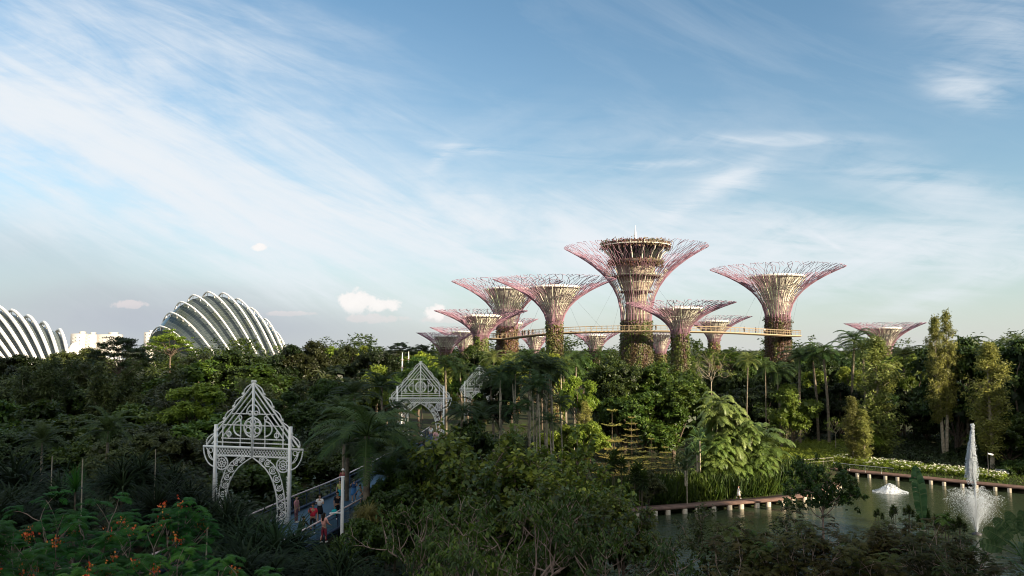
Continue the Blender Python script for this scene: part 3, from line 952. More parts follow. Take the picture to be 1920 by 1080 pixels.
    out = []
    for k, m in parts.items():
        if k in ('post', 'eaves_scroll', 'side_bracket', 'rosette', 'arch_strip', 'scroll_work'):
            for sgn in (-1, 1):
                h = MB()
                for kk in (3, 4):
                    for f, tt in zip(m.f[kk], m.t[kk]):
                        allv = np.concatenate(m.v)
                        keep = np.sign(allv[f].mean(1)[:, 0]) == sgn
                        if keep.any(): h.add(allv[f[keep]].reshape(-1, 3), np.arange(kk * int(keep.sum())).reshape(-1, kk))
                me = h.mesh(k, M_WHITE)
                import bmesh
                b = bmesh.new(); b.from_mesh(me); bmesh.ops.remove_doubles(b, verts=b.verts, dist=1e-5); b.to_mesh(me); b.free()
                out.append((k, me))
        else:
            out.append((k, m.mesh(k, M_WHITE)))
    out.append(('bulb_string', bulbs.mesh('bulb_string', M_BULB)))
    return out
ARCH = arch_mesh()
def place_arch(label, px, apex_py, D, rz, stays, sc=1.0):
    top = P(px, apex_py, D)
    t = thing('lattice_arch', label, 'arch', (top.x, D, top.z - 8.75 * sc), rz, 'white lattice arches along the boardwalk')
    t.scale = (sc, sc, sc)
    for k, me in ARCH:
        o = link(k, me, t)
        if k == 'bulb_string': o['kind'] = 'stuff'
    if stays:
        for a, b in stays:
            mb = MB(); mb.tube([a, b], 0.03, 5); mb.build('prop_pole', plain('bare pole', (0.4, 0.38, 0.32), 0.7), t)
place_arch('large white lattice arch beside the blue boardwalk', 476, 718, 50, -0.27, [((-2.5, 0.2, 4.0), (-2.6, 2.2, 0.0)), ((1.2, 0.2, 3.0), (1.1, 2.0, 0.0))])
place_arch('white lattice arch above the crowd, half the size of the largest', 789, 680, 91, 0.0, [])
place_arch('farthest and smallest white lattice arch, its right half behind palms', 899, 687, 127, 0.1, [], 0.88)

# ------------------------------------------------------------------ raised boardwalk with people
DECK = 10.2
M_PLANK, nt, out = newmat('blue grey planks')
pz = objpos()
spx = nt.nodes.new('ShaderNodeSeparateXYZ'); nt.links.new(pz, spx.inputs[0])
fr = E.op('FRACT', E(spx.outputs[1]) * 5.0)
cA = mixc(noise(pz, 1.2, 4.0), (0.03, 0.075, 0.125), (0.05, 0.11, 0.17))
cB = mixc(E.op('LESS_THAN', fr, 0.1), cA, (0.02, 0.04, 0.07))
bb = pbsdf(nt, cB, 0.75, 0, 0.2); nt.links.new(bb.outputs[0], out.inputs[0])
M_RAIL = plain('pale pink handrail', (0.66, 0.52, 0.52), 0.4, 0.1, 0.5, 0.1)
M_NAVY = plain('navy steel', (0.03, 0.05, 0.10), 0.5, 0.2)
def boardwalk():
    left = [(-17.5, 34), (-15.6, 44), (-14.3, 51.8), (-13.0, 58.7), (-11.6, 70), (-10.7, 84), (-10.0, 97)]
    key = [(x + 2.35, y + 0.3, DECK) for x, y in left]
    path = resample(key, 1.0)
    t = thing('boardwalk', 'raised blue planked boardwalk with pale handrails among the palms', 'boardwalk', tuple(path[15]))
    path = path - np.array(t.location)
    mb = MB(); ribbon(mb, path, 4.7, -0.16, 0.0); mb.build('deck', M_PLANK, t)
    L, Rr = sides(path, 4.7)
    for q in (L, Rr):
        mb = MB(); mb.tube(q + np.array((0, 0, 1.1)), 0.05, 6); mb.build('handrail', M_RAIL, t)
        mb = MB(); mb.tube(q + np.array((0, 0, 0.86)), 0.025, 5); mb.tube(q + np.array((0, 0, 0.12)), 0.11, 4)
        for p in q[::2]:
            mb.tube([p + np.array((0, 0, -0.3)), p + np.array((0, 0, 1.1))], 0.035, 5)
        for p in q:
            for k in range(4):
                mb.tube([p + np.array((0, 0.25 * k, 0.12)), p + np.array((0, 0.25 * k, 0.86))], 0.007, 3, False)
        mb.build('railing', M_NAVY, t)
    mb = MB(); ribbon(mb, path, 1.2, -0.55, -0.163)
    for p in path[4::8]:
        mb.tube([p + np.array((0, 0, -9)), p + np.array((0, 0, -0.4))], 0.22, 8)
    mb.build('supports', M_NAVY, t)
    p = P(641, 1000, 45.0)
    t = thing('lamp_post', 'plain white post with a short arm by the right handrail of the boardwalk', 'post', (p.x, 45.0, 8.0))
    mb = MB(); zt = P(641, 895, 45).z - 8.0
    mb.tube([(0, 0, 0), (0, 0, zt)], [0.095, 0.085], 10); mb.tube([(0, 0, zt), (0, 0, zt + 0.06)], 0.11, 10); mb.build('shaft', M_WHITE, t, True)
    mb = MB(); mb.tube([(0, 0, zt * 0.66), (-0.55, -0.1, zt * 0.66 + 0.02)], 0.03, 6); mb.box((-0.6, -0.1, zt * 0.66), (0.16, 0.1, 0.08)); mb.build('arm', M_WHITE, t)
boardwalk()

# ------------------------------------------------------------------ lakeside walks
M_DECK = plain('red brown decking', (0.135, 0.082, 0.064), 0.75, 0, 0.3, 0.35, 0.8)
M_PIER = plain('pale concrete pier', (0.46, 0.40, 0.31), 0.85)
def lakewalk(name, label, pts, w, rail_from=None, rail_to=None):
    path = resample([(x, y, 0.82) for x, y in pts], 0.6)
    t = thing(name, label, 'lakeside walk', tuple(path[len(path) // 2]))
    path = path - np.array(t.location)
    mb = MB(); ribbon(mb, path, w, -0.22, 0.0); mb.build('deck', M_DECK, t)
    L, Rr = sides(path, w)
    s = np.concatenate([[0], np.cumsum(np.linalg.norm(np.diff(Rr, axis=0), axis=1))])
    for q in np.arange(0.8, s[-1], 2.15):
        i = int(np.searchsorted(s, q)); i = min(i, len(path) - 1)
        p = Rr[i] * 0.9 + path[i] * 0.1
        mb = MB(); mb.box((p[0], p[1], -0.222 - 0.9), (0.52, 0.52, 1.8), math.atan2(Rr[i][1] - L[i][1], Rr[i][0] - L[i][0])); mb.build('pier', M_PIER, t)
    if rail_from is not None:
        q = Rr[rail_from:rail_to]
        mb = MB()
        mb.tube(q * 0.97 + path[rail_from:rail_to] * 0.03 + np.array((0, 0, 1.05)), 0.05, 6)
        for p in q[::4]: mb.tube([p + np.array((0, 0, 0)), p + np.array((0, 0, 1.05))], 0.05, 5)
        mb.build('railing', M_STEEL, t)
    return path + np.array(t.location)
lakewalk('lakeside_walk', 'shaded reddish lakeside deck on short pale piers below the reeds', [(2, 97), (9, 99.2), (17.5, 102), (27, 105.3), (36, 108.9), (42.5, 113.8), (48.5, 121)], 2.2)
lakewalk('lakeside_walk', 'sunlit reddish deck along the far bank before the white flowers', [(52.5, 137.5), (55, 133.3), (61.6, 127.5), (67.4, 122.2), (74.5, 116.2), (92.5, 100.2), (112, 83)], 2.4, 6, 22)
M_FENCE = plain('dull fence steel', (0.22, 0.21, 0.19), 0.6, 0.2)
def path_fence():
    pts = [P(1448, 868, 128), P(1480, 864, 130), P(1520, 861, 132.5), P(1562, 858, 135)]
    t = thing('path_fence', 'low metal fence along the bank below the bright green ground cover', 'fence', tuple(Vector((pts[0].x, pts[0].y, 0))))
    o = np.array(t.location)
    pp = resample([tuple(p) for p in pts], 1.1) - o
    mb = MB(); mb.tube(pp, 0.05, 6); mb.tube(pp - np.array((0, 0, 0.5)), 0.03, 5); mb.build('rail', M_FENCE, t)
    mb = MB()
    for p in pp[::2]: mb.tube([(p[0], p[1], 0.3), p], 0.04, 5)
    mb.build('posts', M_FENCE, t)
path_fence()
def lamp_and_bench():
    g = G(1858, 898, 1.0)
    t = thing('garden_lamp', 'thin dark garden lamp with a white head at the right end of the flower bed', 'lamp', (g.x, g.y + 0.6, gz(g.x, g.y + 0.6)))
    zt = P(1858, 848, g.y).z - t.location.z
    mb = MB(); mb.tube([(0, 0, 0), (0, 0, zt)], [0.07, 0.05], 8); mb.build('pole', M_DARK, t)
    mb = MB(); mb.tube([(0.02, 0, zt * 0.93), (0.75, -0.1, zt * 0.88)], [0.12, 0.16], 8); mb.build('lamp_head', M_WHITE, t)
    g = G(1897, 897, 1.15)
    t = thing('bench', 'blue grey slatted bench in the shade at the right end of the far deck', 'bench', (g.x, g.y + 2.2, gz(g.x, g.y + 2.2)), -0.5)
    m = plain('blue grey bench slats', (0.22, 0.25, 0.28), 0.6)
    mb = MB()
    for k in range(4): mb.box((0, -0.18 + k * 0.12, 0.45), (1.7, 0.09, 0.04))
    mb.build('seat', m, t)
    mb = MB()
    for k in range(4): mb.box((0, 0.28 + k * 0.03, 0.58 + k * 0.12), (1.7, 0.035, 0.09))
    mb.build('backrest', m, t)
    for s in (-1, 1):
        mb = MB(); mb.box((s * 0.75, 0, 0.215), (0.06, 0.45, 0.43)); mb.box((s * 0.75, 0.335, 0.6), (0.06, 0.05, 0.75)); mb.build('leg', M_DARK, t)
lamp_and_bench()
def light_columns():
    for px, top, lab in ((754, 661, 'left one of two slim white lit-up pylons above the second arch'), (766, 659, 'right one of two slim white pylons above the second arch')):
        D = 160.0
        b = P(px, 695, D)
        t = thing('light_pylon', lab, 'pylon', (b.x, D, gz(b.x, D)))
        zt = P(px, top, D).z - t.location.z
        mb = MB(); mb.tube([(0, 0, 0), (0, 0, zt * 0.9), (0, 0, zt)], [0.18, 0.15, 0.04], 8); mb.build('shaft', M_WHITE, t)
        mb = MB()
        for k in range(5):
            z = zt * (0.6 + 0.08 * k)
            mb.tube([(0.32 * math.cos(a), 0.32 * math.sin(a), z) for a in np.linspace(0, 2 * PI, 11)[:-1]], 0.07, 4, False, None, True)
        mb.build('ring', plain('pale red rings', (0.6, 0.35, 0.3), 0.5), t)
light_columns()

# ------------------------------------------------------------------ fountains
def watermat(name, alpha, col=(0.75, 0.8, 0.85)):
    m, nt, out = newmat(name)
    d = nt.nodes.new('ShaderNodeBsdfDiffuse'); d.inputs[0].default_value = (*col, 1)
    tl = nt.nodes.new('ShaderNodeBsdfTranslucent'); tl.inputs[0].default_value = (*col, 1)
    m1 = nt.nodes.new('ShaderNodeMixShader'); m1.inputs[0].default_value = 0.5
    nt.links.new(d.outputs[0], m1.inputs[1]); nt.links.new(tl.outputs[0], m1.inputs[2])
    nt.links.new(m1.outputs[0], out.inputs[0])
    return m
OCT = np.array([(1, 0, 0), (-1, 0, 0), (0, 1, 0), (0, -1, 0), (0, 0, 1), (0, 0, -1)], float)
OCF = np.array([(0, 2, 4), (2, 1, 4), (1, 3, 4), (3, 0, 4), (2, 0, 5), (1, 2, 5), (3, 1, 5), (0, 3, 5)])
def drops(mb, pts, r, stretch=1.6):
    pts = np.asarray(pts); n = len(pts)
    r = np.broadcast_to(np.asarray(r, float), (n,))
    s = OCT * np.array((1, 1, stretch))
    v = (pts[:, None, :] + s[None] * r[:, None, None]).reshape(-1, 3)
    f = (np.arange(n)[:, None, None] * 6 + OCF[None]).reshape(-1, 3)
    mb.add(v, f)
def fountains():
    rng = np.random.default_rng(77)
    g = G(1832, 1002, 0.0)
    t = thing('jet_fountain', 'tall white water jet with a low fan of spray on the lake', 'fountain', tuple(g))
    zt = P(1832, 795, g.y).z
    D = g.y
    n = 4200; q = rng.random(n); z = zt * q
    mb = MB(); drops(mb, np.stack([rng.normal(0, 0.03 + 0.05 * q), rng.normal(0, 0.05, n), z], -1), rng.uniform(0.012, 0.032, n), 4.0); mb.build('jet', watermat('jet water', 1.0), t)
    mb = MB()                                                  # strands falling back from the top, drifting to one side
    for _ in range(120):
        n = 120
        q0, q1 = rng.uniform(0, 0.55), rng.uniform(0.5, 1.0); q = q0 + (q1 - q0) * rng.random(n)
        ox, oy = rng.normal(-0.42, 0.36), rng.normal(0, 0.36)
        x = ox * q ** 0.8 + rng.normal(0, 0.03 + 0.05 * q, n); y = oy * q ** 0.8 + rng.normal(0, 0.06, n)
        drops(mb, np.stack([x, y, zt * (1 - 0.56 * q)], -1), rng.uniform(0.012, 0.034, n), 3.5)
    mb.build('plume', watermat('plume water', 1.0), t)
    mb = MB()                                                  # ring upon ring of thin arching jets
    for a in np.linspace(0, 6 * PI, 52)[:-1] + rng.normal(0, 0.08, 51):
        n = 330; q = rng.random(n) ** 0.8
        R0 = rng.uniform(0.6, 3.3); H = rng.uniform(3.8, 5.2)
        rr = R0 * q; z = H * 4 * (q * 0.62) * (1 - q * 0.62)
        sp = 0.02 + 0.15 * q ** 1.5
        drop = rng.random(n) ** 3 * z * 0.8 * q
        drops(mb, np.stack([rr * math.cos(a) + rng.normal(0, 1, n) * sp, rr * math.sin(a) + rng.normal(0, 1, n) * sp, np.maximum(0.02, z - drop)], -1), rng.uniform(0.006, 0.016, n), 3.4)
    mb.build('fan_spray', watermat('spray water', 1.0), t)
    # the finest mist round them
    def mist(name, prof, dens, fade, cx=0.0):
        m, nt, out = newmat(name)
        p = objpos()
        sp = nt.nodes.new('ShaderNodeSeparateXYZ'); nt.links.new(p, sp.inputs[0])
        X, Y, Z = (E(sp.outputs[i]) for i in range(3))
        r = E.op('SQRT', (X - cx) * (X - cx) + Y * Y)
        n2 = noise(p, 1.4, 3.0, 0.6)
        v = nt.nodes.new('ShaderNodeVolumePrincipled')
        v.inputs['Color'].default_value = (0.93, 0.96, 1.0, 1); v.inputs['Anisotropy'].default_value = 0.2
        nt.links.new(((n2.smooth(0.3, 0.65) * 0.9 + 0.25) * fade(r, Z) * dens).s, v.inputs['Density'])
        nt.links.new(v.outputs[0], out.inputs[1])
        mb = MB(); mb.lathe([(0.001, prof[0][1])] + prof + [(0.001, prof[-1][1])], 24, (cx, 0, 0)); mb.build(name, m, t)
    mist('fan_mist', [(0.5, 0.05), (3.4, 3.2), (3.6, 4.6), (3.0, 5.2)], 0.13,
         lambda r, Z: (1.0 - (r / (Z * 0.72 + 0.4)).smooth(0.35, 1.0)) * (1.0 - Z.smooth(2.4, 5.0)))
    mb = MB(); mb.lathe([(0.5, -0.3), (0.5, 0.12), (0.2, 0.2), (0.12, 0.3)], 16); mb.build('nozzle', M_DARK, t)
    g = G(1669, 923, 0.0)
    t = thing('bubbler_fountain', 'low white mound of foaming water in the middle of the lake', 'fountain', tuple(g))
    u = np.linspace(0, 1, 26); th = np.linspace(0, 2 * PI, 49)[:-1]
    prof = 0.66 * np.sqrt(np.clip(1 - (u / 0.62) ** 2, 0, 1)) ** 1.3 + 0.10 * np.clip(1 - u, 0, 1)
    U_, T_ = np.meshgrid(u, th, indexing='ij')
    lump = 1 + 0.34 * np.sin(T_ * 4 + U_ * 9) * np.sin(U_ * 15 + 1) + rng.normal(0, 0.2, U_.shape)
    Z = prof[:, None] * np.where(U_ < 0.75, lump, 1)
    rr = 0.78 * U_ * (2.3 + 0.45 * np.sin(T_ * 3 + 0.6) + 0.3 * np.sin(T_ * 7))
    v = np.stack([rr * np.cos(T_) * 1.25, rr * np.sin(T_), Z - 0.03], -1).reshape(-1, 3)
    i = np.arange(25)[:, None] * 48; k = np.arange(48)[None]; k2 = (k + 1) % 48
    f = np.stack([i + k, i + k2, i + 48 + k2, i + 48 + k], -1).reshape(-1, 4)
    mb = MB(); mb.add(v, f); mb.build('foam', plain('white foam', (0.86, 0.86, 0.86), 0.7, 0, 0.3, 0.12, 3.0), t, True)
    n = 2600; q = rng.random(n); a = rng.random(n) * 6.283
    z = 1.0 * np.exp(-(q * 1.6) ** 2 / 0.9) * rng.uniform(0.3, 1.25, n)
    mb = MB(); drops(mb, np.stack([q * 2.5 * np.cos(a), q * 2.1 * np.sin(a), z + 0.02], -1), rng.uniform(0.015, 0.06, n), 1.0); mb.build('spray', watermat('bubbler spray', 1.0), t)
fountains()
# ------------------------------------------------------------------ people
SKIN = {k: plain('skin ' + k, c, 0.55, 0, 0.3, 0.06) for k, c in (('light', (0.52, 0.32, 0.22)), ('tan', (0.36, 0.20, 0.125)), ('brown', (0.20, 0.11, 0.07)))}
_cl = {}
def cloth(col):
    if col not in _cl: _cl[col] = plain('cloth %d' % len(_cl), col, 0.85, 0, 0.15, 0.18, 6.0)
    return _cl[col]
M_EYE = plain('eyes', (0.02, 0.015, 0.012), 0.3)

def skinned(name, verts, edges, radii, root, mat, parent, sub=1):
    me = bpy.data.meshes.new(name)
    me.from_pydata([tuple(v) for v in verts], edges, [])
    o = link(name, me, parent)
    md = o.modifiers.new('skin', 'SKIN'); md.use_smooth_shade = True
    sk = me.skin_vertices[0].data if len(me.skin_vertices) else None
    if sk is None:
        me.attributes  # created by the modifier
    for i, r in enumerate(radii):
        r = (r, r) if not isinstance(r, tuple) else r
        sk[i].radius = r; sk[i].use_root = (i == root)
    s = o.modifiers.new('smooth', 'SUBSURF'); s.levels = sub; s.render_levels = sub
    me.materials.append(mat)
    return o

def person(label, loc, face, h=1.65, skin='tan', hair=(0.02, 0.015, 0.012), long_hair=False, top=(0.5, 0.5, 0.5), sleeves=0.5, bottom=('trousers', (0.05, 0.05, 0.06)),
           arms=((0.12, 0.02), (0.12, 0.02)), legs=(0.0, 0.0), hat=None, shoes=(0.6, 0.6, 0.6), sit=0.0, lean=0.0, hold=None, group='people on the raised boardwalk'):
    """arms: per side (forward swing of the upper arm, forward bend of the forearm) in radians; legs: forward swing; face: heading in radians, 0 looks along -y"""
    t = thing('person', label, 'person', loc, face, group)
    k = h / 1.7
    V, Ed, Rd = [], [], []
    def add(p, r, par=None):
        V.append(Vector(p) * k); Rd.append(tuple(q * k for q in r) if isinstance(r, tuple) else r * k)
        if par is not None: Ed.append((par, len(V) - 1))
        return len(V) - 1
    def L(y, z):                                   # lean the trunk forwards (towards -y) about the hips
        return (-(z - 0.92) * math.sin(lean) + y * 1.0, 0.92 + (z - 0.92) * math.cos(lean))
    dz = -sit
    def T(x, y, z):
        yy, zz = L(y, z); return (x, yy, zz + dz)
    pel = add((0, 0, 0.94 + dz), (0.155, 0.11))
    sp1 = add(T(0, 0.01, 1.08), (0.135, 0.10), pel); ch = add(T(0, 0.0, 1.28), (0.165, 0.115), sp1)
    nb = add(T(0, 0.01, 1.43), (0.07, 0.065), ch); nk = add(T(0, 0.0, 1.49), 0.05, nb)
    hd = add(T(0, -0.02, 1.56), (0.068, 0.078), nk); hc = add(T(0, -0.015, 1.63), (0.075, 0.092), hd); ht = add(T(0, -0.005, 1.695), (0.05, 0.06), hc)
    add(T(0, -0.125, 1.595), 0.012, hd)
    for s in (-1, 1): add(T(s * 0.088, 0.0, 1.605), 0.014, hc)
    arm_idx = {}
    for s, (sw, bend) in zip((-1, 1), arms):
        sh = add(T(s * 0.185, 0.0, 1.385), 0.058, ch)
        S = Vector(T(s * 0.185, 0.0, 1.385))
        e = S + Vector((s * 0.06, -math.sin(sw) * 0.28, -math.cos(sw) * 0.28))
        a2 = sw + bend
        w = e + Vector((-s * 0.05 * (bend > 0.5), -math.sin(a2) * 0.25, -math.cos(a2) * 0.25))
        d = (w - e).normalized()
        el_ = add(e, 0.042, sh); wr = add(w, 0.028, el_); pm = add(w + d * 0.07, (0.036, 0.02), wr)
        side = Vector((0, 0, 1)).cross(d)
        side = side.normalized() if side.length > 0.1 else Vector((0, 1, 0))
        curl = Vector((-s * 0.35, -0.25, -0.1))
        for fi, (off, ln) in enumerate(((-0.03, 0.062), (-0.01, 0.074), (0.01, 0.07), (0.029, 0.055))):
            f1 = add(w + d * (0.095 + 0.0 * fi) + side * off, 0.0095, pm); add(w + d * (0.095 + ln) + side * off * 1.1 + curl * 0.03, 0.0075, f1)
        th1 = add(w + d * 0.045 + side * -0.042 + curl * 0.03, 0.011, wr); add(w + d * 0.085 + side * -0.055 + curl * 0.06, 0.008, th1)
        arm_idx[s] = (S, e, w, w + d * 0.09)
    leg_pts = {}
    for s, sw in zip((-1, 1), legs):
        hp = Vector((s * 0.09, 0, 0.88 + dz))
        if sit > 0.2:
            kn = hp + Vector((s * 0.05, -0.40, 0.02)); an = Vector((s * 0.13, -0.40, 0.08)); 
        else:
            kn = hp + Vector((s * 0.01, -math.sin(sw) * 0.41 - 0.01, -math.cos(sw) * 0.41)); an = kn + Vector((0, -math.sin(sw * 0.3 - 0.35 * (sw < 0)) * 0.40, -math.cos(sw * 0.5) * 0.40))
            an.z = max(an.z, 0.07)
        a = add(hp, 0.085, pel); b = add(kn, 0.056, a); cc = add((kn + an) / 2 + Vector((0, 0.02, 0.05)), 0.053, b); d_ = add(an, 0.036, cc)
        add((an.x, an.y - 0.14, 0.03 + max(0, an.z - 0.08)), (0.035, 0.025), d_)
        leg_pts[s] = (hp, kn, an)
    skinned('body', V, Ed, Rd, pel, SKIN[skin], t)
    # clothes as shells over the same skeleton
    v2 = [V[pel], V[sp1], V[ch], V[nb]]; e2 = [(0, 1), (1, 2), (2, 3)]; r2 = [(0.175 * k, 0.13 * k), (0.158 * k, 0.122 * k), (0.185 * k, 0.135 * k), (0.075 * k, 0.072 * k)]
    for s in (-1, 1):
        S, e, w, _ = arm_idx[s]
        v2.append(S * k); e2.append((2, len(v2) - 1)); r2.append(0.07 * k)
        end = S.lerp(e, min(1, sleeves * 1.6)) if sleeves <= 0.62 else e
        v2.append(end * k); e2.append((len(v2) - 2, len(v2) - 1)); r2.append(0.058 * k)
        if sleeves > 0.62:
            v2.append(e.lerp(w, 0.92) * k); e2.append((len(v2) - 2, len(v2) - 1)); r2.append(0.042 * k)
    skinned('shirt', v2, e2, r2, 0, cloth(top), t)
    kind, bc = bottom
    if kind in ('trousers', 'shorts'):
        v3 = [V[pel] + Vector((0, 0, 0.04 * k)), V[pel] + Vector((0, 0, -0.05 * k))]; e3 = [(0, 1)]; r3 = [(0.168 * k, 0.125 * k), (0.165 * k, 0.125 * k)]
        for s in (-1, 1):
            hp, kn, an = leg_pts[s]
            v3.append(hp * k); e3.append((1, len(v3) - 1)); r3.append(0.102 * k)
            v3.append(hp.lerp(kn, 0.8 if kind == 'shorts' else 1.0) * k); e3.append((len(v3) - 2, len(v3) - 1)); r3.append(0.083 * k if kind == 'shorts' else 0.07 * k)
            if kind == 'trousers':
                v3.append(kn.lerp(an, 0.95) * k); e3.append((len(v3) - 2, len(v3) - 1)); r3.append(0.055 * k)
        skinned(kind, v3, e3, r3, 0, cloth(bc), t)
    else:
        ln = 0.5 if kind == 'skirt' else 0.62
        mb = MB(); prof = [(0.135, 1.02), (0.175, 0.9), (0.21, 0.72), (0.25, 1.0 - ln), (0.235, 1.0 - ln), (0.12, 1.0)]
        mb.lathe([(r * k, (z + dz) * k) for r, z in prof], 16); mb.build('skirt', cloth(bc), t, True)
    mb = MB()
    for s in (-1, 1):
        an = leg_pts[s][2]
        mb.ball((an.x * k, (an.y - 0.06) * k, (0.045 + max(0, an.z - 0.08)) * k), (0.052 * k, 0.135 * k, 0.05 * k), 8, 5)
    mb.build('shoes', cloth(shoes), t, True)
    hcv = Vector(T(0, -0.01, 1.635)) * k
    if hat is None:
        mb = MB(); mb.ball(tuple(hcv + Vector((0, 0.022, 0.02)) * k), (0.088 * k, 0.098 * k, 0.092 * k), 10, 7)
        if long_hair:
            mb.tube([tuple(hcv + Vector((0, 0.06, 0.0)) * k), tuple(hcv + Vector((0, 0.11, -0.15)) * k), tuple(hcv + Vector((0, 0.125, -0.36)) * k)], [0.085 * k, 0.1 * k, 0.05 * k], 8)
        mb.build('hair', cloth(hair), t, True)
    else:
        mb = MB()
        mb.lathe([(0.001, 0.075 * k), (0.05 * k, 0.07 * k), (0.094 * k, 0.02 * k), (0.1 * k, -0.03 * k)], 14, tuple(hcv + Vector((0, 0.01, 0.045)) * k))
        mb.lathe([(0.09 * k, 0.0), (0.17 * k, -0.02 * k), (0.17 * k, -0.03 * k), (0.09 * k, -0.012 * k)], 14, tuple(hcv + Vector((0, -0.02, 0.03)) * k))
        mb.build('hat', cloth(hat), t, True)
        if long_hair:
            mb = MB(); mb.tube([tuple(hcv + Vector((0, 0.05, 0.0)) * k), tuple(hcv + Vector((0, 0.1, -0.28)) * k)], [0.085 * k, 0.05 * k], 8); mb.build('hair', cloth(hair), t, True)
    mb = MB()
    for s in (-1, 1): mb.ball(tuple(Vector(T(s * 0.032, -0.098, 1.632)) * k), 0.011 * k, 6, 4)
    mb.tube([tuple(Vector(T(-0.022, -0.103, 1.552)) * k), tuple(Vector(T(0.022, -0.103, 1.552)) * k)], 0.006 * k, 4)
    mb.build('eyes_and_mouth', M_EYE, t)
    if hold:
        name, col, lab, hand = hold
        p = t.location + Matrix.Rotation(face, 3, 'Z') @ (arm_idx[hand][3] * k)
        if name == 'handbag':
            b = thing('handbag', lab, 'bag', p)
            mb = MB(); mb.ball((0, 0, -0.3), (0.2, 0.1, 0.2), 10, 6); mb.build('pouch', cloth(col), b, True)
            mb = MB(); mb.tube([(-0.13, 0, -0.18), (-0.05, 0, 0.0), (0.05, 0, 0.0), (0.13, 0, -0.18)], 0.012, 5); mb.build('strap', cloth(col), b)
        else:
            mb = MB(); mb.box((p.x, p.y, p.z + 0.03), (0.075, 0.012, 0.15), face); o = mb.build('mobile_phone', M_DARK)
            tag(o, lab, 'phone')
    return t

def on_deck(px, head_py, h=1.65, dz=0.0):
    """spot on the boardwalk where a head of that height shows at the pixel"""
    a, b = ray(px, head_py)
    D = (DECK + h * 0.97 + dz - CAM_H) / b
    return Vector((a * D, D, DECK + dz))

